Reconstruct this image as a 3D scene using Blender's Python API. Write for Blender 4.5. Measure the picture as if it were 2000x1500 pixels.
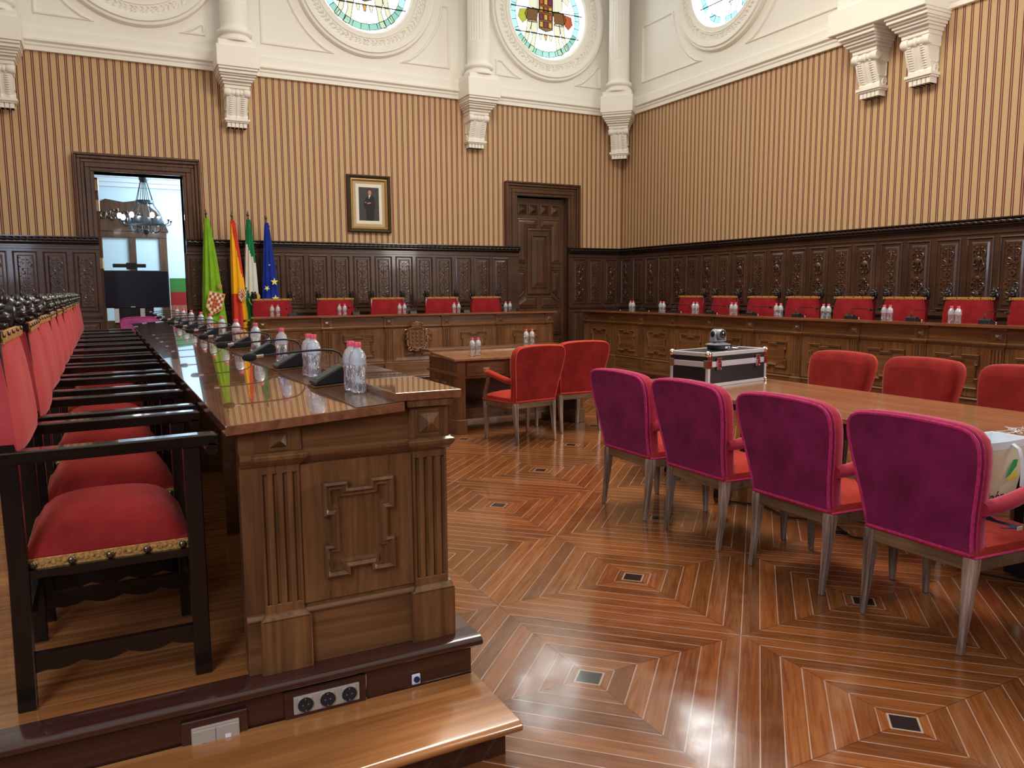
import bpy, bmesh, math, random
from mathutils import Vector, Matrix
PI = math.pi
random.seed(7)
sc = bpy.context.scene
for o in list(bpy.data.objects): bpy.data.objects.remove(o)
COL = sc.collection

# ------------------------------------------------------------ camera
cam_d = bpy.data.cameras.new('camera'); cam = bpy.data.objects.new('camera', cam_d); COL.objects.link(cam)
YAW, PITCH, ROLL, FPX = 0.480441295, -0.120421213, -0.00611700555, 1522.623
cam_d.sensor_width = 36; cam_d.lens = FPX/2000*36; cam_d.clip_start = .05; cam_d.clip_end = 200
_f = Vector((math.sin(YAW)*math.cos(PITCH), math.cos(YAW)*math.cos(PITCH), math.sin(PITCH)))
_r = Vector((math.cos(YAW), -math.sin(YAW), 0)); _u = _r.cross(_f)
_r2 = _r*math.cos(ROLL)+_u*math.sin(ROLL); _u2 = -_r*math.sin(ROLL)+_u*math.cos(ROLL)
cam.matrix_world = Matrix(((_r2.x,_u2.x,-_f.x,0),(_r2.y,_u2.y,-_f.y,0),(_r2.z,_u2.z,-_f.z,1.55),(0,0,0,1)))
sc.camera = cam

# ------------------------------------------------------------ world, lights, exposure
w = bpy.data.worlds.new('world'); sc.world = w; w.use_nodes = True
wn = w.node_tree.nodes['Background']; wn.inputs[0].default_value = (1.0, .955, .89, 1); wn.inputs[1].default_value = .50
vs = sc.view_settings; vs.view_transform = 'Standard'; vs.look = 'None'; vs.gamma = 1; vs.use_curve_mapping = False
vs.exposure = 0.2
def area(name, loc, target, size, sizey, power, color):
    d = bpy.data.lights.new(name, 'AREA'); d.shape = 'RECTANGLE'; d.size = size; d.size_y = sizey; d.energy = power; d.color = color
    o = bpy.data.objects.new(name, d); COL.objects.link(o); o.location = loc
    o.rotation_euler = (Vector(target)-Vector(loc)).to_track_quat('-Z', 'Y').to_euler(); return o
area('window_light', (-2.2, -.8, 3.2), (4.2, 4.0, .8), 1.6, 2.6, 170, (.62, .76, 1.0))
area('chandelier_light', (4.3, 6.5, 7.4), (4.3, 6.6, 0), 3.0, 3.0, 420, (1.0, .90, .76))
area('side_window_light', (9.1, 1.2, 3.4), (.5, 5.5, 1.0), 2.6, 2.2, 330, (1.0, .95, .90))
area('far_room_light', (1.9, 15.0, 3.55), (.6, 15.4, 1.2), 1.6, 1.6, 115, (.60, .82, 1.0))

# ------------------------------------------------------------ materials
def _new(name):
    m = bpy.data.materials.new(name); m.use_nodes = True
    nt = m.node_tree; b = nt.nodes['Principled BSDF']; return m, nt, b
def mat(name, col, rough=.5, metal=0, coat=0, sheen=0, trans=0, ior=1.45, emis=None, es=0, alpha=1):
    m, nt, b = _new(name)
    b.inputs['Base Color'].default_value = (*col, 1); b.inputs['Roughness'].default_value = rough
    b.inputs['Metallic'].default_value = metal; b.inputs['Coat Weight'].default_value = coat; b.inputs['Coat Roughness'].default_value = .08
    b.inputs['Sheen Weight'].default_value = sheen; b.inputs['Transmission Weight'].default_value = trans; b.inputs['IOR'].default_value = ior
    b.inputs['Alpha'].default_value = alpha
    if emis: b.inputs['Emission Color'].default_value = (*emis, 1); b.inputs['Emission Strength'].default_value = es
    return m
def N(nt, t, **kw):
    n = nt.nodes.new(t)
    for k, v in kw.items():
        if k in n.inputs: n.inputs[k].default_value = v
        else: setattr(n, k, v)
    return n
def ramp(nt, stops, interp='LINEAR'):
    r = nt.nodes.new('ShaderNodeValToRGB'); r.color_ramp.interpolation = interp
    e = r.color_ramp.elements
    while len(e) > 1: e.remove(e[-1])
    e[0].position = stops[0][0]; e[0].color = (*stops[0][1], 1)
    for p, c in stops[1:]:
        x = e.new(p); x.color = (*c, 1)
    return r
def wood(name, dark, light, axis='X', scale=1.0, rough=.35, coat=.3, bump=.15, vary=.25, coatr=.08):
    m, nt, b = _new(name); L = nt.links
    tc = N(nt, 'ShaderNodeTexCoord'); mp = N(nt, 'ShaderNodeMapping')
    s = {'X': (1.1, 22, 22), 'Y': (22, 1.1, 22), 'Z': (22, 22, 1.1)}[axis]
    mp.inputs['Scale'].default_value = tuple(x*scale for x in s)
    oi = N(nt, 'ShaderNodeObjectInfo'); vm = N(nt, 'ShaderNodeVectorMath', operation='SCALE'); vm.inputs['Scale'].default_value = 7
    cb = N(nt, 'ShaderNodeCombineXYZ')
    for k in range(3): L.new(oi.outputs['Random'], cb.inputs[k])
    L.new(cb.outputs[0], vm.inputs[0]); ad = N(nt, 'ShaderNodeVectorMath', operation='ADD')
    L.new(tc.outputs['Object'], ad.inputs[0]); L.new(vm.outputs[0], ad.inputs[1]); L.new(ad.outputs[0], mp.inputs[0])
    n1 = N(nt, 'ShaderNodeTexNoise', Scale=1.0, Detail=6.0, Roughness=.6, Distortion=1.2); L.new(mp.outputs[0], n1.inputs['Vector'])
    n2 = N(nt, 'ShaderNodeTexNoise', Scale=2.2*scale, Detail=2.0); L.new(ad.outputs[0], n2.inputs['Vector'])
    r = ramp(nt, [(.3, dark), (.7, light)]); L.new(n1.outputs[0], r.inputs[0])
    hv = N(nt, 'ShaderNodeHueSaturation'); mr = N(nt, 'ShaderNodeMapRange'); mr.inputs['From Min'].default_value = .3; mr.inputs['From Max'].default_value = .7
    mr.inputs['To Min'].default_value = 1-vary; mr.inputs['To Max'].default_value = 1+vary
    L.new(n2.outputs[0], mr.inputs[0]); L.new(mr.outputs[0], hv.inputs['Value']); L.new(r.outputs[0], hv.inputs['Color']); L.new(hv.outputs[0], b.inputs['Base Color'])
    b.inputs['Roughness'].default_value = rough; b.inputs['Coat Weight'].default_value = coat; b.inputs['Coat Roughness'].default_value = coatr
    bp = N(nt, 'ShaderNodeBump', Strength=bump, Distance=.002); L.new(n1.outputs[0], bp.inputs['Height']); L.new(bp.outputs[0], b.inputs['Normal'])
    return m
def fabric(name, c1, c2, sheen=.5, tint=(1, .6, .6), rough=.85, scale=6):
    m, nt, b = _new(name); L = nt.links
    tc = N(nt, 'ShaderNodeTexCoord'); n = N(nt, 'ShaderNodeTexNoise', Scale=float(scale), Detail=5.0, Roughness=.65); L.new(tc.outputs['Object'], n.inputs['Vector'])
    r = ramp(nt, [(.35, c1), (.68, c2)]); L.new(n.outputs[0], r.inputs[0]); L.new(r.outputs[0], b.inputs['Base Color'])
    b.inputs['Roughness'].default_value = rough; b.inputs['Sheen Weight'].default_value = sheen; b.inputs['Sheen Tint'].default_value = (*tint, 1); b.inputs['Sheen Roughness'].default_value = .35
    b.inputs['Specular IOR Level'].default_value = .15
    n2 = N(nt, 'ShaderNodeTexNoise', Scale=420.0, Detail=1.0); L.new(tc.outputs['Object'], n2.inputs['Vector'])
    bp = N(nt, 'ShaderNodeBump', Strength=.12, Distance=.002); L.new(n2.outputs[0], bp.inputs['Height']); L.new(bp.outputs[0], b.inputs['Normal'])
    return m
M = {}
M['wal_x'] = wood('walnut_x', (.075,.028,.009), (.20,.085,.029), 'X', 1, .3, .35)
M['wal_y'] = wood('walnut_y', (.075,.028,.009), (.20,.085,.029), 'Y', 1, .3, .35)
M['wal_z'] = wood('walnut_z', (.075,.028,.009), (.20,.085,.029), 'Z', 1, .3, .35)
M['top'] = wood('polished_top', (.13,.045,.018), (.27,.105,.045), 'X', .8, .12, 1.0, .02, .15, .015)
M['inlay'] = wood('dark_shelf', (.045,.014,.007), (.10,.034,.016), 'X', .8, .22, .12, .03)
M['tabletop'] = wood('meeting_table_top', (.20,.078,.032), (.34,.15,.065), 'Y', .7, .24, .35, .02, .12, .10)
M['dk_x'] = wood('dark_oak_x', (.040,.017,.009), (.085,.036,.018), 'X', 1, .33, .3)
M['dk_z'] = wood('dark_oak_z', (.042,.018,.009), (.090,.038,.019), 'Z', 1, .33, .3)
M['dk_cap'] = wood('dark_cap', (.010,.006,.004), (.034,.017,.010), 'X', 1, .3, .3)
M['door'] = wood('door_oak', (.045,.019,.009), (.12,.053,.025), 'Z', 1, .33, .25)
M['black'] = wood('black_stained', (.003,.002,.002), (.010,.006,.005), 'Z', 1, .25, .25)
M['armblack'] = wood('glossy_black', (.004,.003,.003), (.020,.011,.008), 'X', 1, .14, .9, .03, .25, .05)
M['carved'] = mat('black_carved', (.014,.010,.008), .3, coat=.5)
M['maroon'] = wood('maroon_board', (.035,.010,.007), (.07,.022,.015), 'X', .6, .16, .7, .03, .1, .05)
M['step'] = wood('step_tread', (.25,.085,.022), (.50,.21,.065), 'X', .7, .2, .7, .03, .2, .06)
M['dais'] = None
M['worn'] = wood('worn_leg', (.075,.036,.016), (.40,.29,.22), 'Z', 1.3, .4, .2, .3, .5)
M['rail'] = wood('worn_rail', (.085,.042,.018), (.22,.125,.062), 'Y', 1.0, .45, .1, .3, .4)
M['red'] = fabric('red_cloth', (.20,.008,.012), (.31,.016,.021), .25, (1,.35,.35))
M['redseat'] = fabric('red_seat_cloth', (.19,.010,.009), (.29,.018,.015), .2, (1,.35,.3))
M['redback'] = fabric('coral_red_cloth', (.38,.036,.038), (.50,.062,.064), .35, (1,.5,.5))
M['velred'] = fabric('red_velvet', (.18,.010,.009), (.28,.017,.014), .5, (1,.40,.32))
M['velor'] = fabric('orange_red_velvet', (.30,.018,.012), (.46,.036,.020), .5, (1,.4,.3))
M['velbluelit'] = fabric('bluelit_velvet', (.13,.009,.040), (.25,.017,.080), .8, (.80,.28,.75), .8, 4)  # red velvet with the blue window light put into its colour
M['rosebluelit'] = fabric('bluelit_rose_velvet', (.28,.016,.028), (.42,.030,.048), .6, (1,.4,.6))  # edge velvet of the same chairs, blue light mixed into the red
M['pipebluelit'] = fabric('bluelit_braid', (.42,.02,.09), (.62,.05,.17), .6, (1,.4,.7), .8, 60)  # braid colour carries the same blue light as the velvet
M['pipered'] = fabric('red_braid', (.45,.04,.025), (.62,.08,.05), .4, (1,.5,.4), .8, 60)
M['gold'] = fabric('gold_fringe', (.26,.10,.022), (.62,.34,.10), .2, (1,.9,.6), .7, 90)
M['brass'] = mat('dark_brass', (.16,.12,.08), .3, .9)
M['bronze'] = mat('pale_brass', (.7,.58,.36), .3, .9)
M['plaster'] = mat('white_plaster', (.86,.83,.74), .55)
M['chrome'] = mat('chrome', (.8,.8,.82), .12, 1)
M['alu'] = mat('aluminium', (.72,.76,.80), .35, .6)
M['blk'] = mat('black_plastic', (.010,.011,.012), .35)
M['blkg'] = mat('grey_plastic', (.035,.045,.043), .4)
M['cap'] = mat('pink_cap', (.80,.09,.15), .35)
M['label'] = mat('neck_plastic', (.9,.93,.93), .25, trans=.6)
M['plate'] = mat('beige_plate', (.45,.37,.29), .35)
M['sock'] = mat('socket_hole', (.02,.022,.026), .3)
M['foam'] = mat('black_foam', (.006,.006,.006), .9)
M['case'] = mat('case_laminate', (.012,.011,.013), .4)
M['steel'] = mat('black_steel', (.012,.012,.013), .35)
M['ptz'] = mat('silver_grey_plastic', (.30,.33,.37), .35, .3)
M['lens'] = mat('lens_black', (.01,.012,.02), .08, coat=1)
M['white'] = mat('white_paint', (.8,.82,.84), .6)
M['tote'] = mat('cream_tote', (.78,.70,.48), .7)
M['totein'] = mat('white_tote_lining', (.80,.86,.90), .7)
M['green'] = mat('green_print', (.03,.36,.09), .6)
M['yellow'] = mat('yellow_print', (.90,.62,.03), .6)
M['navy'] = mat('navy_webbing', (.012,.022,.07), .8)
M['maroonink'] = mat('maroon_print', (.10,.01,.02), .6)
M['leafink'] = mat('green_ink', (.02,.20,.04), .6)
M['hole'] = mat('floor_tile_black', (.015,.02,.02), .15)

def bottle_mat():
    m = bpy.data.materials.new('clear_bottle'); m.use_nodes = True; nt = m.node_tree; nt.nodes.clear(); L = nt.links
    out = N(nt, 'ShaderNodeOutputMaterial'); g = N(nt, 'ShaderNodeBsdfGlossy', Roughness=.05); t = N(nt, 'ShaderNodeBsdfTransparent'); d = N(nt, 'ShaderNodeBsdfTranslucent')
    d.inputs['Color'].default_value = (.9,.95,1,1); t.inputs['Color'].default_value = (.90,.94,.96,1)
    df = N(nt, 'ShaderNodeBsdfDiffuse'); df.inputs['Color'].default_value = (.85,.92,.97,1)
    tc = N(nt, 'ShaderNodeTexCoord'); mp = N(nt, 'ShaderNodeMapping'); mp.inputs['Scale'].default_value = (45, 45, 14); L.new(tc.outputs['Object'], mp.inputs[0])
    n = N(nt, 'ShaderNodeTexNoise', Scale=1.0, Detail=2.0, Distortion=2.5); L.new(mp.outputs[0], n.inputs['Vector'])
    r = ramp(nt, [(.48, (.05,)*3), (.66, (.42,)*3)]); L.new(n.outputs[0], r.inputs[0])
    bp = N(nt, 'ShaderNodeBump', Strength=.6, Distance=.01); L.new(n.outputs[0], bp.inputs['Height']); L.new(bp.outputs[0], g.inputs['Normal'])
    lw = N(nt, 'ShaderNodeLayerWeight', Blend=.35); L.new(bp.outputs[0], lw.inputs['Normal'])
    m1 = N(nt, 'ShaderNodeMixShader'); L.new(r.outputs[0], m1.inputs[0]); L.new(t.outputs[0], m1.inputs[1]); L.new(df.outputs[0], m1.inputs[2])
    sp = N(nt, 'ShaderNodeSeparateXYZ'); L.new(tc.outputs['Object'], sp.inputs[0]); mz = N(nt, 'ShaderNodeMapRange'); mz.inputs['From Min'].default_value = .098; mz.inputs['From Max'].default_value = .112; mz.inputs['To Min'].default_value = 0; mz.inputs['To Max'].default_value = .38
    L.new(sp.outputs['Z'], mz.inputs[0]); mx_ = N(nt, 'ShaderNodeMath', operation='MAXIMUM'); L.new(r.outputs[0], mx_.inputs[0]); L.new(mz.outputs[0], mx_.inputs[1]); L.new(mx_.outputs[0], m1.inputs[0])
    m2 = N(nt, 'ShaderNodeMixShader'); L.new(lw.outputs['Facing'], m2.inputs[0]); L.new(m1.outputs[0], m2.inputs[1]); L.new(g.outputs[0], m2.inputs[2])
    L.new(m2.outputs[0], out.inputs[0]); return m
M['bottle'] = bottle_mat()

def math_node(nt, op, a, b=None, c=None):
    n = nt.nodes.new('ShaderNodeMath'); n.operation = op
    for i, x in enumerate((a, b, c)):
        if x is None: continue
        if isinstance(x, (int, float)): n.inputs[i].default_value = x
        else: nt.links.new(x, n.inputs[i])
    return n.outputs[0]
def mixc(nt, fac, c1, c2):
    n = nt.nodes.new('ShaderNodeMix'); n.data_type = 'RGBA'
    for s, x in ((n.inputs[0], fac), (n.inputs[6], c1), (n.inputs[7], c2)):
        if isinstance(x, tuple): s.default_value = (*x, 1)
        elif isinstance(x, (int, float)): s.default_value = x
        else: nt.links.new(x, s)
    return n.outputs[2]
def wallpaper(axis):
    m, nt, b = _new('striped_wallpaper_'+axis); L = nt.links
    tc = N(nt, 'ShaderNodeTexCoord'); sp = N(nt, 'ShaderNodeSeparateXYZ'); L.new(tc.outputs['Object'], sp.inputs[0])
    u = sp.outputs['X' if axis == 'x' else 'Y']; z = sp.outputs['Z']
    f = math_node(nt, 'FRACT', math_node(nt, 'MULTIPLY', u, 1/.1015))
    O, D, P, B = (.62,.39,.21), (.065,.005,.003), (.55,.25,.17), (.52,.37,.18)
    r = ramp(nt, [(0, B), (.18, O), (.262, D), (.385, P), (.500, D), (.623, O), (.71, B)], 'CONSTANT'); L.new(f, r.inputs[0])
    # small scroll ornament on the pale band
    band = math_node(nt, 'LESS_THAN', math_node(nt, 'ABSOLUTE', math_node(nt, 'SUBTRACT', math_node(nt, 'FRACT', math_node(nt, 'ADD', f, .55)), .5)), .16)
    cu = math_node(nt, 'MULTIPLY', math_node(nt, 'SUBTRACT', math_node(nt, 'FRACT', math_node(nt, 'ADD', f, .55)), .5), .1015)
    s1 = math_node(nt, 'SINE', math_node(nt, 'MULTIPLY', z, 2*PI/.085)); wv = math_node(nt, 'MULTIPLY', s1, .010)
    d1 = math_node(nt, 'ABSOLUTE', math_node(nt, 'SUBTRACT', cu, wv)); ln = math_node(nt, 'LESS_THAN', d1, .0032)
    s2 = math_node(nt, 'SINE', math_node(nt, 'MULTIPLY', z, 2*PI/.028)); d2 = math_node(nt, 'LESS_THAN', math_node(nt, 'ABSOLUTE', math_node(nt, 'ADD', cu, math_node(nt, 'MULTIPLY', s2, .011))), .0022)
    orn = math_node(nt, 'MULTIPLY', band, math_node(nt, 'MAXIMUM', ln, d2))
    c = mixc(nt, math_node(nt, 'MULTIPLY', orn, .45), r.outputs[0], (.66,.48,.25))
    n = N(nt, 'ShaderNodeTexNoise', Scale=1.3, Detail=3.0); L.new(tc.outputs['Object'], n.inputs['Vector'])
    c = mixc(nt, math_node(nt, 'MULTIPLY', n.outputs[0], .12), c, (.5,.28,.12)); L.new(c, b.inputs['Base Color'])
    b.inputs['Roughness'].default_value = .7; return m
def parquet():
    m, nt, b = _new('parquet_floor'); L = nt.links
    tc = N(nt, 'ShaderNodeTexCoord'); sp = N(nt, 'ShaderNodeSeparateXYZ'); L.new(tc.outputs['Object'], sp.inputs[0])
    X = math_node(nt, 'SUBTRACT', sp.outputs['X'], 2.455); Y = math_node(nt, 'SUBTRACT', sp.outputs['Y'], 3.307)
    S = 1.1483; K = 1/(math.sqrt(2)*S)
    U = math_node(nt, 'MULTIPLY', math_node(nt, 'ADD', X, Y), K); V = math_node(nt, 'MULTIPLY', math_node(nt, 'SUBTRACT', X, Y), K)
    def cell(a):
        t = math_node(nt, 'ADD', a, .5); fl = math_node(nt, 'FLOOR', t); return math_node(nt, 'SUBTRACT', math_node(nt, 'SUBTRACT', t, fl), .5), fl
    fu, iu = cell(U); fv, iv = cell(V)
    au = math_node(nt, 'ABSOLUTE', fu); av = math_node(nt, 'ABSOLUTE', fv); d = math_node(nt, 'MAXIMUM', au, av)
    q = math_node(nt, 'GREATER_THAN', au, av)         # 1: planks run along v
    hole = math_node(nt, 'LESS_THAN', d, .040)
    W = (.5-.040)/6.5
    rr = math_node(nt, 'DIVIDE', math_node(nt, 'SUBTRACT', .5, d), W); ri = math_node(nt, 'FLOOR', rr); rf = math_node(nt, 'FRACT', rr)
    e = math_node(nt, 'MINIMUM', rf, math_node(nt, 'SUBTRACT', 1, rf))
    # wobble of seam width
    ns = N(nt, 'ShaderNodeTexNoise', Scale=3.0, Detail=3.0); L.new(tc.outputs['Object'], ns.inputs['Vector'])
    sw = math_node(nt, 'MULTIPLY', ns.outputs[0], .050)
    seam = math_node(nt, 'LESS_THAN', e, sw)
    dg = math_node(nt, 'ABSOLUTE', math_node(nt, 'SUBTRACT', au, av)); diag = math_node(nt, 'LESS_THAN', dg, .0028)
    # plank id
    sg = math_node(nt, 'GREATER_THAN', fu, 0); sg2 = math_node(nt, 'GREATER_THAN', fv, 0)
    qs = math_node(nt, 'ADD', math_node(nt, 'MULTIPLY', q, math_node(nt, 'ADD', sg, 1)), math_node(nt, 'MULTIPLY', math_node(nt, 'SUBTRACT', 1, q), math_node(nt, 'ADD', sg2, 3)))
    cb = N(nt, 'ShaderNodeCombineXYZ'); L.new(math_node(nt, 'ADD', math_node(nt, 'MULTIPLY', iu, 7.3), ri), cb.inputs[0]); L.new(math_node(nt, 'MULTIPLY', iv, 3.7), cb.inputs[1]); L.new(qs, cb.inputs[2])
    wn_ = N(nt, 'ShaderNodeTexWhiteNoise', noise_dimensions='3D'); L.new(cb.outputs[0], wn_.inputs['Vector']); rnd = wn_.outputs['Value']
    # grain: along = v when q else u
    al = math_node(nt, 'ADD', math_node(nt, 'MULTIPLY', q, V), math_node(nt, 'MULTIPLY', math_node(nt, 'SUBTRACT', 1, q), U))
    ac = math_node(nt, 'ADD', math_node(nt, 'MULTIPLY', q, U), math_node(nt, 'MULTIPLY', math_node(nt, 'SUBTRACT', 1, q), V))
    gv = N(nt, 'ShaderNodeCombineXYZ'); L.new(math_node(nt, 'MULTIPLY', al, 3.0), gv.inputs[0]); L.new(math_node(nt, 'MULTIPLY', ac, 55.0), gv.inputs[1]); L.new(math_node(nt, 'MULTIPLY', rnd, 40.0), gv.inputs[2])
    g = N(nt, 'ShaderNodeTexNoise', Scale=1.0, Detail=5.0, Roughness=.6, Distortion=1.0); L.new(gv.outputs[0], g.inputs['Vector'])
    r1 = ramp(nt, [(.28, (.15,.044,.012)), (.52, (.26,.086,.023)), (.75, (.34,.130,.040))]); L.new(g.outputs[0], r1.inputs[0])
    hv = N(nt, 'ShaderNodeHueSaturation'); mr = N(nt, 'ShaderNodeMapRange'); mr.inputs['To Min'].default_value = .66; mr.inputs['To Max'].default_value = 1.2
    L.new(rnd, mr.inputs[0]); L.new(mr.outputs[0], hv.inputs['Value']); L.new(r1.outputs[0], hv.inputs['Color'])
    nl = N(nt, 'ShaderNodeTexNoise', Scale=1.1, Detail=2.0); L.new(tc.outputs['Object'], nl.inputs['Vector'])
    seamc = mixc(nt, nl.outputs[0], (.34,.19,.11), (.74,.58,.50))
    c = mixc(nt, math_node(nt, 'MULTIPLY', seam, .85), hv.outputs[0], seamc)
    c = mixc(nt, math_node(nt, 'MULTIPLY', diag, .8), c, (.10,.035,.012))
    hb = math_node(nt, 'LESS_THAN', math_node(nt, 'ABSOLUTE', math_node(nt, 'SUBTRACT', d, .043)), .004)
    c = mixc(nt, hb, c, (.45,.33,.25)); c = mixc(nt, hole, c, (.016,.018,.015))
    L.new(c, b.inputs['Base Color'])
    n3 = N(nt, 'ShaderNodeTexNoise', Scale=9.0, Detail=4.0); L.new(tc.outputs['Object'], n3.inputs['Vector'])
    mr2 = N(nt, 'ShaderNodeMapRange'); mr2.inputs['From Min'].default_value = .3; mr2.inputs['From Max'].default_value = .7; mr2.inputs['To Min'].default_value = .10; mr2.inputs['To Max'].default_value = .26
    L.new(n3.outputs[0], mr2.inputs[0]); L.new(mr2.outputs[0], b.inputs['Roughness'])
    b.inputs['Coat Weight'].default_value = .5; b.inputs['Coat Roughness'].default_value = .09
    hgt = math_node(nt, 'ADD', math_node(nt, 'MULTIPLY', math_node(nt, 'SUBTRACT', 1, seam), 1.0), math_node(nt, 'MULTIPLY', n3.outputs[0], .9))
    bp = N(nt, 'ShaderNodeBump', Strength=.28, Distance=.004); L.new(hgt, bp.inputs['Height']); L.new(bp.outputs[0], b.inputs['Normal'])
    return m
def planks(name, axis, wdt, c1, c2, seamc, rough=.2):
    m, nt, b = _new(name); L = nt.links
    tc = N(nt, 'ShaderNodeTexCoord'); sp = N(nt, 'ShaderNodeSeparateXYZ'); L.new(tc.outputs['Object'], sp.inputs[0])
    al, ac = (sp.outputs['X'], sp.outputs['Y']) if axis == 'X' else (sp.outputs['Y'], sp.outputs['X'])
    t = math_node(nt, 'DIVIDE', ac, wdt); i = math_node(nt, 'FLOOR', t); f = math_node(nt, 'FRACT', t)
    seam = math_node(nt, 'LESS_THAN', f, .03)
    gv = N(nt, 'ShaderNodeCombineXYZ'); L.new(math_node(nt, 'MULTIPLY', al, 1.5), gv.inputs[0]); L.new(math_node(nt, 'MULTIPLY', ac, 40.0), gv.inputs[1]); L.new(math_node(nt, 'MULTIPLY', i, 5.3), gv.inputs[2])
    g = N(nt, 'ShaderNodeTexNoise', Scale=1.0, Detail=5.0); L.new(gv.outputs[0], g.inputs['Vector'])
    r = ramp(nt, [(.3, c1), (.7, c2)]); L.new(g.outputs[0], r.inputs[0]); L.new(mixc(nt, seam, r.outputs[0], seamc), b.inputs['Base Color'])
    b.inputs['Roughness'].default_value = rough; b.inputs['Coat Weight'].default_value = .4; return m
M['floor'] = parquet()
M['dais'] = planks('dais_planks', 'X', .085, (.20,.065,.016), (.42,.16,.045), (.40,.25,.13), .2)
M['wallx'] = wallpaper('x'); M['wally'] = wallpaper('y')

# ------------------------------------------------------------ mesh builder
class MB:
    def __init__(s): s.v = []; s.f = []; s.mi = []
    def add(s, vs, fs, mi=0):
        n = len(s.v); s.v += [tuple(p) for p in vs]; s.f += [tuple(n+i for i in f) for f in fs]; s.mi += [mi]*len(fs); return s
    def boxF(s, F, a0, a1, o0, o1, z0, z1, mi=0):
        vs = [F(a, o, z) for a in (a0, a1) for o in (o0, o1) for z in (z0, z1)]
        return s.add(vs, [(0,1,3,2),(4,6,7,5),(0,4,5,1),(2,3,7,6),(0,2,6,4),(1,5,7,3)], mi)
    def box(s, x0, x1, y0, y1, z0, z1, mi=0): return s.boxF(lambda a, b, c: (a, b, c), x0, x1, y0, y1, z0, z1, mi)
    def loft(s, rings, closed=True, caps=True, mi=0, cyc=False):
        n = len(rings[0]); vs = [p for r in rings for p in r]; fs = []
        K = len(rings)
        for i in range(K if cyc else K-1):
            j = (i+1) % K
            for k in range(n if closed else n-1):
                l = (k+1) % n; fs.append((i*n+k, i*n+l, j*n+l, j*n+k))
        if caps and not cyc: fs.append(tuple(range(n))[::-1]); fs.append(tuple((K-1)*n+k for k in range(n)))
        return s.add(vs, fs, mi)
    def prismF(s, F, poly, o0, o1, mi=0):   # poly in (a,z)
        return s.loft([[F(a, o0, z) for a, z in poly], [F(a, o1, z) for a, z in poly]], mi=mi)
    def tube(s, path, r, n=8, mi=0, caps=True, flat=1.0):
        P = [Vector(p) for p in path]; rings = []; K = len(P)
        up = None
        for i in range(K):
            t = (P[min(i+1, K-1)]-P[max(i-1, 0)]).normalized()
            if up is None:
                up = Vector((0,0,1)) if abs(t.z) < .9 else Vector((1,0,0))
            a = t.cross(up)
            if a.length < 1e-6: a = t.cross(Vector((0,1,0)))
            a.normalize(); b = a.cross(t).normalized(); up = b
            rr = r[i] if isinstance(r, (list, tuple)) else r
            rings.append([P[i]+a*math.cos(2*PI*k/n)*rr+b*math.sin(2*PI*k/n)*rr*flat for k in range(n)])
        return s.loft(rings, caps=caps, mi=mi)
    def lathe(s, prof, n=20, c=(0,0,0), F=None, mi=0, caps=True, mod=None):
        F = F or (lambda x, y, z: (x, y, z)); rings = []
        for r, z in prof:
            ring = []
            for k in range(n):
                a = 2*PI*k/n; q = r*(mod(a, z) if mod else 1); ring.append(F(c[0]+q*math.cos(a), c[1]+q*math.sin(a), c[2]+z))
            rings.append(ring)
        return s.loft(rings, caps=caps, mi=mi)
    def ball(s, c, r, n=10, m=6, mi=0):
        r = r if isinstance(r, (list, tuple)) else (r, r, r); rings = []
        for i in range(1, m):
            t = PI*i/m; rings.append([(c[0]+r[0]*math.sin(t)*math.cos(2*PI*k/n), c[1]+r[1]*math.sin(t)*math.sin(2*PI*k/n), c[2]+r[2]*math.cos(t)) for k in range(n)])
        return s.loft(rings, mi=mi)
    def build(s, name, mats, parent=None, smooth=False, bevel=0, seg=1, sub=0, keep=False):
        me = bpy.data.meshes.new(name); me.from_pydata(s.v, [], s.f)
        if not isinstance(mats, (list, tuple)): mats = [mats]
        for m in mats: me.materials.append(m)
        for p, i in zip(me.polygons, s.mi): p.material_index = i
        if not keep:
            bm = bmesh.new(); bm.from_mesh(me); bmesh.ops.recalc_face_normals(bm, faces=bm.faces); bm.to_mesh(me); bm.free()
        if smooth:
            for p in me.polygons: p.use_smooth = True
            me.set_sharp_from_angle(angle=math.radians(50 if smooth is True else smooth))
        o = bpy.data.objects.new(name, me); COL.objects.link(o)
        if parent: o.parent = parent
        if bevel:
            b = o.modifiers.new('bevel', 'BEVEL'); b.width = bevel; b.segments = seg; b.limit_method = 'ANGLE'; b.angle_limit = math.radians(35)
        if sub:
            b = o.modifiers.new('sub', 'SUBSURF'); b.levels = sub; b.render_levels = sub
        return o
def tag(o, label=None, cat=None, group=None, kind=None):
    if label: o['label'] = label
    if cat: o['category'] = cat
    if group: o['group'] = group
    if kind: o['kind'] = kind
    return o
def thing(name, label, cat, loc=(0,0,0), rz=0, group=None, kind=None):
    o = bpy.data.objects.new(name, None); COL.objects.link(o); o.location = loc; o.rotation_euler = (0,0,rz); o.empty_display_size = .1
    return tag(o, label, cat, group, kind)
def copy_tree(o, parent=None, kids=None):
    if kids is None:
        kids = {}
        for x in bpy.data.objects:
            if x.parent: kids.setdefault(x.parent.name, []).append(x)
    c = o.copy(); COL.objects.link(c)
    if parent: c.parent = parent
    for ch in kids.get(o.name, []): copy_tree(ch, c, kids)
    return c
def place(src, used, loc, rz, label, group=None, scale=None):
    c = src if not used else copy_tree(src)
    c.location = loc; c.rotation_euler = (0,0,rz); c['label'] = label
    if group: c['group'] = group
    if scale: c.scale = (scale,)*3
    return c
ORD = ['first','second','third','fourth','fifth','sixth','seventh','eighth','ninth','tenth','eleventh','twelfth','thirteenth']
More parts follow.
